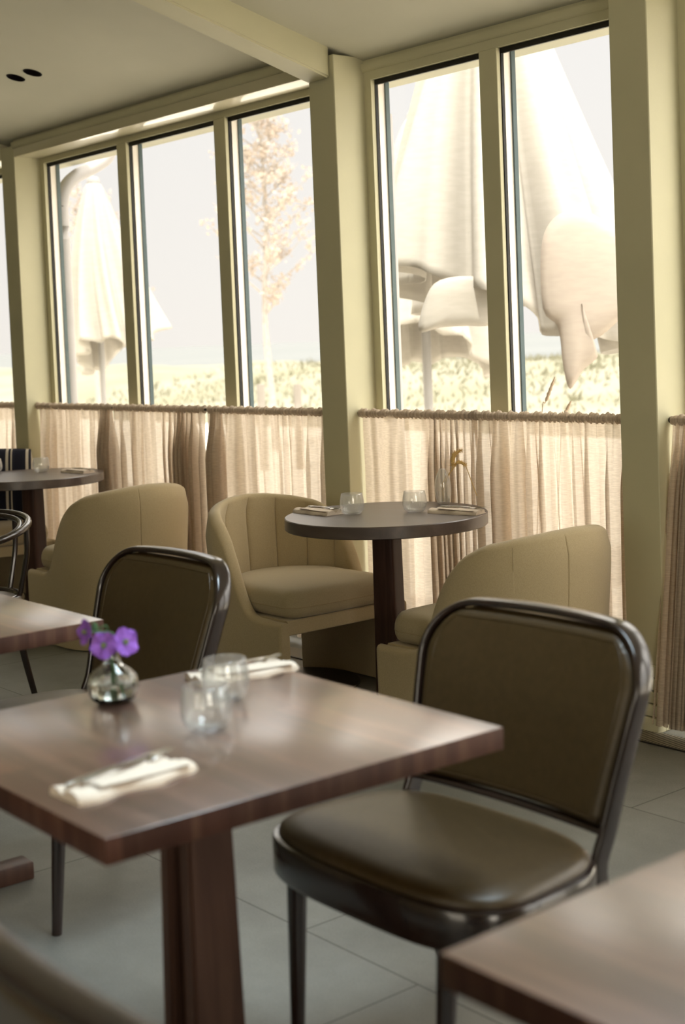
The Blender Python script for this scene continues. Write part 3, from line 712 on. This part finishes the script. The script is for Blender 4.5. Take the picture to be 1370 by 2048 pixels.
    for k in range(13):
        a = PI/2*(k/12); cpts.append((fr-rr+rr*math.cos(a), -(R-rr)-rr*math.sin(a)))
    cpts = cpts[::-1]
    prof = [(.05, .352), (.020, .354), (.008, .362), (.001, .378), (-.001, .395), (.0015, .3955), (.0015, .3965), (-.001, .397), (.0, .412), (.004, .428), (.012, .443), (.024, .455), (.045, .463), (.08, .468), (.13, .472), (.19, .474)]
    # sign of the outline normal
    bm = bmesh.new(); vv = outline_solid(bm, cpts, prof); bmesh.ops.recalc_face_normals(bm, faces=bm.faces); cu_ = link('seat_cushion', bm, 'cushion', root, angle=60)
    bm = bmesh.new(); tube(bm, [Vector((x, y, .396)) for x, y in cpts], .0016, 6, closed=True); link('piping', bm, 'hem', cu_)
    bm = bmesh.new(); lathe(bm, [(0, 0), (.262, 0), (.266, .004), (.262, .010), (0, .012)], 48); link('swivel_base', bm, 'darkmetal', root)
    return root
tub = make_tub('beige tub chair facing right, left of the round table, with channelled back')
tub.location = (-4.35-.34, 3.55, 0)
dup(tub, (-3.79+.34, 3.55, 0), PI, 'beige tub chair seen from behind, right of the round table with the bottle vase')
dup(tub, (-6.45+.33, 3.56, 0), PI, 'beige tub chair with its back to the camera, beside the left round table')
dup(tub, (-7.30-.34, 3.55, 0), 0, 'beige tub chair at the left edge with a striped cushion on it')
# striped cushion
bm = bmesh.new(); hw = .21; rows = []
for i in range(25):
    u = -1+2*i/24; row = []
    for j in range(25):
        v = -1+2*j/24; t = .055*((1-u**4)*(1-v**4))**.5; k = 1-.05*(u*u*v*v); row.append((t, u*hw*k, v*hw*k))
    rows.append(row)
grid(bm, rows); grid(bm, [[(-p[0], p[1], p[2]) for p in r] for r in rows], flip=True); bmesh.ops.remove_doubles(bm, verts=bm.verts, dist=1e-4); bmesh.ops.recalc_face_normals(bm, faces=bm.faces)
o = link('scatter_cushion', bm, 'stripes', angle=180); o.location = (-7.56, 3.62, .675); o.rotation_euler = (0, math.radians(-12), math.radians(-35))
tag(o, 'dark scatter cushion with pale stripes on the tub chair at the left edge', 'cushion')

# ------------------------------------------------------------------ tables
def make_round(label):
    root = thing('round_table', label, 'table'); H = .765; r = .385
    bm = bmesh.new(); lathe(bm, [(0, H-.046), (r-.004, H-.046), (r, H-.043), (r, H-.003), (r-.003, H), (0, H)], 96); link('tabletop', bm, 'roundtop', root, angle=30)
    bm = bmesh.new(); ol = superellipse(.045, .045, 6, 40)
    rows = [[(x*k, y*k, z) for x, y in ol] for z, k in ((.012, 1.16), (.30, 1.08), (H-.046, 1.0))]; vv = grid(bm, rows, closed_v=True); bm.faces.new(vv[0][::-1]); bm.faces.new(vv[-1]); bmesh.ops.recalc_face_normals(bm, faces=bm.faces)
    link('column', bm, 'roundleg', root)
    bm = bmesh.new(); lathe(bm, [(0, 0), (.235, 0), (.24, .004), (.237, .012), (0, .014)], 64); link('base_plate', bm, 'darkmetal', root)
    return root
rt = make_round('dark round pedestal table with a bottle vase of dried grass, by the middle pillar')
rt.location = (-4.05, 3.52, 0); rt.rotation_euler = (0, 0, .35)
rt2 = dup(rt, (-7.02, 3.57, 0), .35, 'dark round pedestal table at the left edge, with two glasses')

def make_square(label, sx=.78, sy=.78):
    root = thing('square_table', label, 'table'); H = .75; hx, hy = sx/2, sy/2
    bm = bmesh.new(); box(bm, -hx, hx, -hy, hy, H-.04, H, .0025, 2)
    for f in bm.faces:
        f.normal_update(); f.material_index = 0 if f.normal.z > .5 else 1
    link('tabletop', bm, ['tabletop', 'tableedge'], root)
    for s in (-1, 1):          # two broad tapered boards forming the pedestal
        bm = bmesh.new()
        pts = []
        for z, k, dx in ((.05, .056, .042), (H-.04, .045, .032)):
            pts += [(s*dx-.017, -k, z), (s*dx+.017, -k, z), (s*dx+.017, k, z), (s*dx-.017, k, z)]
        v = [bm.verts.new(p) for p in pts]
        for q in [(3, 2, 1, 0), (4, 5, 6, 7), (0, 1, 5, 4), (1, 2, 6, 5), (2, 3, 7, 6), (3, 0, 4, 7)]: bm.faces.new([v[i] for i in q])
        bmesh.ops.bevel(bm, geom=list(bm.edges), offset=.006, segments=2, affect='EDGES'); link('pedestal_board', bm, 'legwood', root)
    bm = bmesh.new(); box(bm, -.02, .02, -.030, .030, .05, H-.04, .004, 1); link('pedestal_core', bm, 'legwood', root)
    for k in range(2):
        bm = bmesh.new(); box(bm, *((-.34, .34, -.035, .035) if k else (-.035, .035, -.34, .34)), .0, .05-.0005*k, .006, 2); link('foot', bm, 'legwood', root)
    return root
st = make_square('square walnut table in the foreground with flowers, glasses and two rolled napkins'); st.location = (-2.11, 1.357, 0); st.rotation_euler = (0, 0, math.radians(-1.0))
dup(st, (-3.53, 1.385, 0), 0, 'bare square walnut table at the left edge behind the purple flowers')
dup(st, (-.745, 1.43, 0), 0, 'bare square walnut table in the bottom right corner, out of focus')

# ------------------------------------------------------------------ dining chairs (front = -y)
def make_dining(label):
    root = thing('dining_chair', label, 'chair')
    cy = -.02
    ol = superellipse(.325, .215, 3.4, 80); ol = [(x*(1-.06*(y/.215)), y+cy) for x, y in ol]
    bm = bmesh.new(); outline_solid(bm, ol, [(.014, .380), (.004, .376), (0, .382), (0, .447), (.003, .452), (.012, .453)]); link('seat_rail', bm, 'blackwood', root, angle=40)
    bm = bmesh.new(); outline_solid(bm, ol, [(.016, .448), (.013, .456), (.016, .464), (.026, .472), (.05, .479), (.09, .484), (.15, .487), (.2, .488)]); link('seat', bm, 'leather', root, angle=70)
    # front legs
    for s in (-1, 1):
        bm = bmesh.new(); P0 = Vector((s*.215, cy-.165, .40)); P1 = Vector((s*.205, cy-.19, 0)); tube(bm, [P0.lerp(P1, k/8) for k in range(9)], [.021-.0085*k/8 for k in range(9)], 16, up=Vector((0, 1, 0)))
        link('front_leg', bm, 'blackwood', root)
    # bentwood back loop continuing into rear legs
    def by(z): return .155+.115*((z-.42)/.43)+.02*((z-.42)/.43)**2 if z > .42 else .155+.10*((.42-z)/.42)**1.2
    def hw(z): return .262+.036*smoothstep(.42, .82, z) if z > .42 else .262-.015*((.42-z)/.42)
    half = [(hw(z), by(z), z) for z in (0, .10, .20, .30, .42, .50, .58, .66, .71, .745)]
    corner = []
    for k in range(1, 7):
        a = PI/2*k/6; corner.append((hw(.745)-.115+.115*math.cos(a), 0, .745+.110*math.sin(a)))
    def bow(x): return .035*(1-(x/.30)**2)
    right = [(x, y+bow(x)*smoothstep(.42, .5, z), z) for x, y, z in half]
    crn = [(x, by(z)+bow(x), z) for x, _, z in corner]
    toppts = [(x, by(.855)+bow(x), .855+.004*(1-(x/.2)**2)) for x in (.12, .06, 0, -.06, -.12)]
    full = right+crn+toppts+[(-x, y, z) for x, y, z in crn[::-1]]+[(-x, y, z) for x, y, z in right[::-1]]
    pts = catmull(full, 4); rows = []
    K = len(pts)
    bm = bmesh.new()
    for i, p in enumerate(pts):
        t = (pts[min(i+1, K-1)]-pts[max(i-1, 0)]).normalized(); dep = Vector((0, 1, 0)); dep = (dep-t*dep.dot(t)).normalized(); s = t.cross(dep).normalized()
        zf = p.z; wd = .0085; dp = .023 if zf > .3 else .016+.008*zf/.3
        if zf < .45: wd = .0085+.007*smoothstep(.45, .36, zf) if zf > .36 else .0155-.003*(1-zf/.36)
        rows.append([p+s*(wd*math.copysign(abs(math.cos(a))**.7, math.cos(a)))+dep*(dp*math.copysign(abs(math.sin(a))**.7, math.sin(a))) for a in [2*PI*k/14 for k in range(14)]])
    vv = grid(bm, rows, closed_v=True); bm.faces.new(vv[0][::-1]); bm.faces.new(vv[-1]); bmesh.ops.recalc_face_normals(bm, faces=bm.faces)
    link('back_frame', bm, 'blackwood', root, angle=60)
    # lower back rail
    bm = bmesh.new(); tube(bm, [(x, by(.492)+bow(x)*.6, .492) for x in [-.262+.524*k/10 for k in range(11)]], .009, 12, sy=.9, sx=1.5); link('back_rail', bm, 'blackwood', root)
    # upholstered pad: superelliptic slab following the bow
    def pad(yo, thick, name, grow=0, side=-1):
        NUx, NVz = 40, 40; rows = []
        z0, z1 = .498, .846
        for i in range(NUx+1):
            u = -1+2*i/NUx; row = []
            for j in range(NVz+1):
                v = -1+2*j/NVz
                # map the square onto a rounded outline, upper corners rounder than lower ones
                z = (z0+z1)/2+v*(z1-z0)/2; H_ = hw(z)-.0085
                if v > 0: rc = .24
                else: rc = .07
                lim = 1.0
                zr = (z1-z)
                if zr < .108 and v > 0: lim = 1-(.108-math.sqrt(max(0, .108**2-(.108-zr)**2)))/H_
                zq = (z-z0)
                if zq < .02 and v < 0: lim = 1-(.02-math.sqrt(max(0, .02**2-(.02-zq)**2)))/H_
                x = u*H_*lim
                e = min(1, (1-abs(u))*H_/.022); e2 = min(1, (1-abs(v))*(z1-z0)/2/.022); q = math.sqrt(max(0, 1-(1-e)**2))*math.sqrt(max(0, 1-(1-e2)**2))
                seam = .0022*math.exp(-(((1-abs(u))*H_-.030)/.0022)**2) if v > -.98 else 0
                y = by(z)+bow(x)+side*(.004+thick*q*(.82+.18*(1-u*u)*(1-v*v))-seam*q)
                row.append((x, y, z))
            rows.append(row)
        return rows
    bm = bmesh.new(); fr_ = pad(0, .026, 'f', side=-1); bk = pad(0, .018, 'b', side=1)
    grid(bm, fr_); grid(bm, bk, flip=True)
    # join the rims
    rimf = [fr_[i][0] for i in range(41)]+[fr_[40][j] for j in range(1, 41)]+[fr_[i][40] for i in range(39, -1, -1)]+[fr_[0][j] for j in range(39, 0, -1)]
    rimb = [bk[i][0] for i in range(41)]+[bk[40][j] for j in range(1, 41)]+[bk[i][40] for i in range(39, -1, -1)]+[bk[0][j] for j in range(39, 0, -1)]
    grid(bm, [rimf, rimb], closed_v=True); bmesh.ops.remove_doubles(bm, verts=bm.verts, dist=1e-5); bmesh.ops.recalc_face_normals(bm, faces=bm.faces)
    br_ = link('backrest', bm, 'leather', root, angle=60)
    pf = pad(0, .026, 'f', side=-1); k_ = 2
    loop = [pf[i][k_] for i in range(k_, 41-k_)]+[pf[40-k_][j] for j in range(k_+1, 41-k_)]+[pf[i][40-k_] for i in range(39-k_, k_-1, -1)]+[pf[k_][j] for j in range(39-k_, k_, -1)]
    bm = bmesh.new(); tube(bm, [Vector(p) for p in loop], .0016, 6, closed=True); link('piping', bm, 'leather', br_)
    return root
dc = make_dining('brown leather dining chair with dark bentwood frame, on the right of the foreground table')
dc.location = (-1.985, 1.83, 0)
dup(dc, (-3.325, 1.80, 0), 0, 'brown leather dining chair with dark bentwood frame, behind the vase of purple flowers')
dup(dc, (-1.17, .90, 0), PI, 'dining chair in the bottom left corner, only its strongly blurred back rim in view')

# bentwood armchair at the left edge
def make_armchair(loc, rz, label):
    root = thing('bentwood_armchair', label, 'chair', loc, rz)
    R = .265
    def hoop(R_, z0, dz, a0, a1, r, name):
        bm = bmesh.new(); pts = [Vector((R_*math.sin(a), -R_*math.cos(a)*1.02, z0+dz*math.cos(a))) for a in [a0+(a1-a0)*k/48 for k in range(49)]]
        tube(bm, pts, r, 12); link(name, bm, 'blackwood', root)
    hoop(R, .72, .045, -2.5, 2.5, .015, 'arm_hoop'); hoop(R-.032, .712, .045, -2.2, 2.2, .011, 'inner_hoop')
    bm = bmesh.new(); tube(bm, [Vector((.22*math.cos(a), .22*math.sin(a), .44)) for a in [2*PI*k/40 for k in range(40)]], .018, 12, closed=True, sy=1.3); link('seat_ring', bm, 'blackwood', root)
    bm = bmesh.new(); lathe(bm, [(0, .435), (.21, .435), (.212, .448), (.15, .455), (0, .457)], 40); link('seat', bm, 'leather', root)
    for a in (-2.35, -.75, .75, 2.35):
        bm = bmesh.new(); c, s = math.sin(a), -math.cos(a); tube(bm, catmull([(c*.20, s*.20, .44), (c*.225, s*.225, .22), (c*.27, s*.27, 0)], 5), [.017-.005*k/10 for k in range(11)], 12, up=Vector((0, 1, 0))); link('leg', bm, 'blackwood', root)
    for a in (-1.2, 1.2, -.35, .35):
        c, s = math.sin(a), -math.cos(a); bm = bmesh.new(); tube(bm, catmull([(c*R, s*R, .72+.045*math.cos(a)), (c*(R-.005), s*(R-.005), .62), (c*.22, s*.22, .44)], 6), .011, 10, up=Vector((0, 1, 0))); link('back_support', bm, 'blackwood', root)
    return root
make_armchair((-5.36, 2.40, 0), math.radians(-150), 'black bentwood armchair with curved hoop arms, cut by the left edge')

# ------------------------------------------------------------------ glassware
def make_tumbler(label, group=None):
    root = thing('ribbed_tumbler', label, 'glass', group=group)
    prof = [(0, 0), (.026, 0), (.031, .002), (.040, .012), (.0455, .026), (.0465, .040), (.0445, .058), (.0415, .074), (.0405, .080), (.0395, .0805), (.0390, .079), (.0400, .072), (.0428, .057), (.0446, .040), (.0436, .027), (.037, .014), (.026, .008), (0, .007)]
    bm = bmesh.new(); lathe(bm, prof, 144, rib=lambda a, z: .006*math.cos(36*a)*smoothstep(.004, .02, z)*(1-smoothstep(.066, .076, z))); bmesh.ops.recalc_face_normals(bm, faces=bm.faces)
    link('bowl', bm, 'thinglass', root, angle=80)
    return root
TZ, RZ = .75, .765
# joined single-mesh tumblers would lose the tag; keep one part each
g0 = make_tumbler('ribbed glass tumbler on the foreground table, the nearer one in front'); g0.location = (-2.085, 1.375, TZ)
dup(g0, (-2.235, 1.52, TZ), .3, 'ribbed glass tumbler on the foreground table, the farther one behind, touching the napkin')
dup(g0, (-4.14, 3.43, RZ), .2, 'ribbed tumbler on the round table, the left one beside the left napkin')
dup(g0, (-3.985, 3.61, RZ), .7, 'ribbed tumbler on the round table, the one nearer the bottle vase')
dup(g0, (-7.12, 3.68, RZ), .2, 'ribbed tumbler on the left round table, left of its napkin')
dup(g0, (-7.33, 3.50, RZ), .5, 'ribbed tumbler on the left round table, cut by the photo edge')

# squat ribbed vase with purple flowers
vroot = thing('bud_vase', 'squat ribbed clear glass vase on the foreground table', 'vase', (-2.395, 1.367, TZ))
prof = [(0, 0), (.030, 0), (.042, .006), (.0495, .022), (.0505, .034), (.046, .050), (.034, .063), (.020, .072), (.0145, .082), (.0140, .100), (.0165, .112), (.0150, .1125), (.0125, .100), (.0130, .083), (.018, .0745), (.032, .061), (.0435, .049), (.0480, .034), (.047, .023), (.040, .010), (.028, .006), (0, .005)]
bm = bmesh.new(); lathe(bm, prof, 120, rib=lambda a, z: .014*math.cos(20*a)*smoothstep(0, .02, z)*(1-smoothstep(.05, .07, z))); bmesh.ops.recalc_face_normals(bm, faces=bm.faces); link('body', bm, 'glass', vroot, angle=80)
bm = bmesh.new(); lathe(bm, [(0, .0058), (.027, .0068), (.039, .0108), (.0455, .0235), (.0462, .032), (.0440, .040), (0, .040)], 60); bmesh.ops.recalc_face_normals(bm, faces=bm.faces); link('water', bm, 'water', vroot, angle=60)
def flower(tip, normal, size, label, bend=(0, 0), seed=0):
    root = thing('purple_flower', label, 'flower', (-2.395, 1.367, TZ)); tip = Vector(tip); rd = random.Random(seed)
    bm = bmesh.new(); base = Vector((rd.uniform(-.012, .012), rd.uniform(-.012, .012), .012)); nk = Vector((rd.uniform(-.004, .004), rd.uniform(-.004, .004), .10))
    nrm = Vector(normal).normalized()
    tube(bm, catmull([base, base.lerp(nk, .5), nk, nk.lerp(tip-nrm*.01, .55)+Vector((bend[0], bend[1], .012)), tip-nrm*.006], 6), .0023, 8); link('stem', bm, 'stem', root)
    bm = bmesh.new(); lathe(bm, [(0, -.008), (.003, -.007), (.0045, -.003), (.006, .002), (.004, .002), (0, .001)], 12)
    q = nrm.to_track_quat('Z', 'Y'); [setattr(v, 'co', q @ v.co+tip) for v in bm.verts]; link('calyx', bm, 'stem', root)
    bm = bmesh.new()
    for k in range(5):
        a = 2*PI*k/5+seed; rows = []
        for i in range(9):
            u = -1+2*i/8; row = []
            for j in range(9):
                v = j/8; wd = .68*size*math.sin(PI*min(1, .12+.80*v))**.8*(.55+.45*v); L_ = size*v*(1-.10*(abs(u)**2)*v+.06*(1-abs(u))*0)
                notch = -.17*size*math.exp(-(u/.25)**2)*v**6
                x = L_+notch; y = u*wd; z = .30*size*v*v*.5+.06*size*math.cos(u*3.1)*v+.02*size*math.sin(u*9+k)
                row.append(Vector((x*math.cos(a)-y*math.sin(a), x*math.sin(a)+y*math.cos(a), z+.0004*k)))
            rows.append(row)
        grid(bm, rows)
    for v in bm.verts: v.co = q @ v.co+tip
    link('petals', bm, 'petal', root, angle=180)
    bm = bmesh.new(); lathe(bm, [(0, .008), (.002, .0075), (.0028, .004), (.002, 0)], 12)
    for k in range(8):
        a = k*.785; tube(bm, [(0, 0, .001), (.004*math.cos(a), .004*math.sin(a), .009)], .0005, 5)
    for v in bm.verts: v.co = q @ v.co+tip
    link('stamens', bm, 'petalcentre', root)
V0 = Vector((-2.395, 1.367, TZ))
def fl_at(px, py, dd): return at_depth(px, py, dd)-V0
DV = 2.69
flower(fl_at(208, 1291, DV-.02), (-cf*1.0+Vector((0, 0, .15))), .028, 'purple flower in the squat vase, the central one facing the camera', seed=1)
flower(fl_at(172, 1264, DV), (-cf*.7-cr*.8+cu*.1), .026, 'purple flower in the squat vase, the leftmost and highest one, side on', bend=(.02, .02), seed=2)
flower(fl_at(250, 1284, DV+.0), (cr*.75+cu*.35-cf*.75), .030, 'purple flower in the squat vase, the rightmost one, turned slightly to the right', seed=3)
bm = bmesh.new(); p0 = Vector((0, 0, .09)); p1 = fl_at(212, 1252, DV); tube(bm, catmull([p0, p0.lerp(p1, .5)+Vector((.004, 0, .004)), p1, p1-cr*.014-cu*.006], 6), .0015, 8)
for (sx, sy) in ((-14, -6), (-20, 8), (-8, 12)):
    e = p1-cr*.016; q = e+cr*(sx*.0008)-cu*(sy*.0008); tube(bm, [e, e.lerp(q, .5), q], [.001, .0045, .001], 8)
o = link('flower_bud_sprig', bm, 'stem'); o.location = V0; tag(o, 'green sprig of closed buds rising above the purple flowers', 'flower')

# oval bottle vase with dried grass on the round table
bv = at_depth(903, 1003, 5.6); vb = Vector((-4.075, 3.845, RZ))
vroot = thing('bottle_vase', 'clear oval bottle vase on the round table', 'vase', vb)
prof = [(0, 0), (.020, 0), (.024, .004), (.031, .035), (.0325, .065), (.030, .095), (.022, .122), (.013, .136), (.0125, .140), (.0105, .1405), (.0108, .136), (.020, .120), (.028, .094), (.0305, .065), (.029, .036), (.022, .008), (0, .006)]
bm = bmesh.new(); lathe(bm, prof, 64); bmesh.ops.recalc_face_normals(bm, faces=bm.faces); link('body', bm, 'thinglass', vroot, angle=80)
def pt(px, py): return at_depth(px, py, vd)-vb
vd = (vb-CAMV).dot(cf)
def dried(label, pts, head, hr, seed):
    root = thing('dried_grass_stem', label, 'dried grass', vb); bm = bmesh.new(); tube(bm, catmull(pts, 8), .0016, 8); link('stem', bm, 'straw', root)
    bm = bmesh.new(); rd = random.Random(seed); hp = catmull(head, 6)
    tube(bm, hp, [hr*(.35+.65*math.sin(PI*min(1, (k+1)/(len(hp)+.5)))) for k in range(len(hp))], 10)
    for p in hp:
        for k in range(5):
            d = Vector((rd.gauss(0, 1), rd.gauss(0, 1), rd.gauss(.4, 1))).normalized(); tube(bm, [p, p+d*hr*1.9], [.0018, .0004], 5)
    link('seed_head', bm, 'straw', root)
dried('upright dried grass head curling over the top of the bottle vase', [(0, 0, .01), (.004, .002, .07), pt(905, 935), pt(907, 918)], [pt(905, 932), pt(906, 918), pt(910, 908), pt(921, 901)], .0085, 1)
dried('dried grass stem arching out of the bottle vase and drooping right', [(0, 0, .012), (-.003, .002, .08), pt(906, 938), pt(916, 926), pt(930, 930), pt(940, 955), pt(954, 992)], [pt(908, 930), pt(916, 925), pt(924, 926), pt(931, 931)], .0065, 2)

# ------------------------------------------------------------------ napkins and cutlery
def make_napkin(label, L=.21, W=.092):
    # soft folded pocket: two long rolls with a valley between them; length along local y
    root = thing('folded_napkin', label, 'napkin'); bm = bmesh.new(); rows = []
    n = 30; rd = random.Random(5)
    for i in range(n+1):
        y = -L/2+L*i/n; k = 1-.06*abs(2*i/n-1)**6; sk = .006*math.sin(i*.4)
        prof = []
        for q in range(41):
            u = -1+2*q/40; e = math.sqrt(max(0, 1-abs(u)**6))
            h = .0035+e*(.0125-.0065*math.exp(-((u+.15)/.22)**2)+.0015*math.sin(y*60+u*4)); prof.append((u*W/2*k+sk, y+.010*u*(i > n*.7)*(i/n), h))
        prof += [(W/2*k+sk, y, .0), (-W/2*k+sk, y, .0)]
        rows.append(prof)
    vv = grid(bm, rows, closed_v=True); bm.faces.new(vv[0]); bm.faces.new(vv[-1][::-1]); bmesh.ops.recalc_face_normals(bm, faces=bm.faces)
    link('folded_cloth', bm, 'napkin', root, angle=60)
    # loose upper flap
    bm = bmesh.new(); rows = []
    for i in range(13):
        v = i/12; rows.append([(-.001+(W*.46)*u, -L*.30+L*.78*v, .0165+.003*math.sin(3*v+2*u)+.004*v*u) for u in [j/8 for j in range(9)]])
    grid(bm, rows); grid(bm, [[(x, y, z-.0022) for x, y, z in r] for r in rows], flip=True); bmesh.ops.recalc_face_normals(bm, faces=bm.faces); link('top_flap', bm, 'napkin', root, angle=180)
    return root
def make_fork(label):
    root = thing('fork', label, 'fork'); bm = bmesh.new()
    tube(bm, [Vector((0, -.095+.125*k/12, .002+.0035*math.sin(PI*k/12))) for k in range(13)], [.0028+.0028*abs(1-k/6)**1.5 for k in range(13)], 10, sx=1.2, sy=.45); link('handle', bm, 'steel', root)
    bm = bmesh.new(); tube(bm, [Vector((0, .03+.028*k/5, .002-.002*math.sin(PI*k/5))) for k in range(6)], [.003, .006, .009, .0105, .011, .011], 12, sy=.12)
    for k in range(4): tube(bm, [Vector((-.0085+.00567*k, .056+.042*j/5, .002+.004*(j/5)**2)) for j in range(6)], [.0014, .0013, .0013, .0012, .001, .0007], 6)
    link('tines', bm, 'steel', root); return root
def make_knife(label):
    root = thing('table_knife', label, 'knife'); bm = bmesh.new()
    tube(bm, [Vector((0, -.105+.105*k/8, .003)) for k in range(9)], [.0035, .0052, .0055, .0052, .005, .0048, .0045, .004, .0035], 12, sy=.6); link('handle', bm, 'steel', root)
    bm = bmesh.new(); tube(bm, [Vector((.001*k, .0+.105*k/10, .003)) for k in range(11)], [.004, .007, .0085, .009, .0092, .0092, .009, .0086, .0075, .0055, .001], 12, sy=.1); link('blade', bm, 'steel', root); return root
nk = make_napkin('cream folded napkin at the near corner of the foreground table'); fk = make_fork('fork on the near napkin of the foreground table'); kn = make_knife('knife on the near napkin of the foreground table')
SETS = [((-1.925, 1.108, TZ), math.radians(2), None),
        ((-2.378, 1.655, TZ), math.radians(-11), 'the far napkin of the foreground table, behind the tumblers'),
        ((-4.29, 3.38, RZ), math.radians(-92), 'the left napkin of the round table with the bottle vase'),
        ((-3.825, 3.676, RZ), math.radians(-80), 'the right napkin of the round table, before the bottle vase'),
        ((-6.89, 3.78, RZ), math.radians(-86), 'the napkin of the left round table')]
for i, (p, rz, where) in enumerate(SETS):
    R2 = Matrix.Rotation(rz, 3, 'Z')
    f = Vector(p)+R2 @ Vector((-.022, .022, .0185)); k = Vector(p)+R2 @ Vector((-.036, .006, .0165))
    if i == 0:
        for o, q, e in ((nk, Vector(p), 0), (fk, f, .2), (kn, k, .26)): o.location = q; o.rotation_euler = (0, 0, rz+e)
    else:
        dup(nk, p, rz, {1: 'cream folded napkin on the foreground table behind the tumblers', 2: 'cream folded napkin at the left rim of the round table', 3: 'cream folded napkin at the right rim of the round table before the bottle vase', 4: 'cream folded napkin on the left round table'}[i])
        fo = dup(fk, f, rz+.12, 'fork on '+where); ko = dup(kn, k, rz+.18, 'knife on '+where)
        fo.scale = ko.scale = (.9, .88, .9)
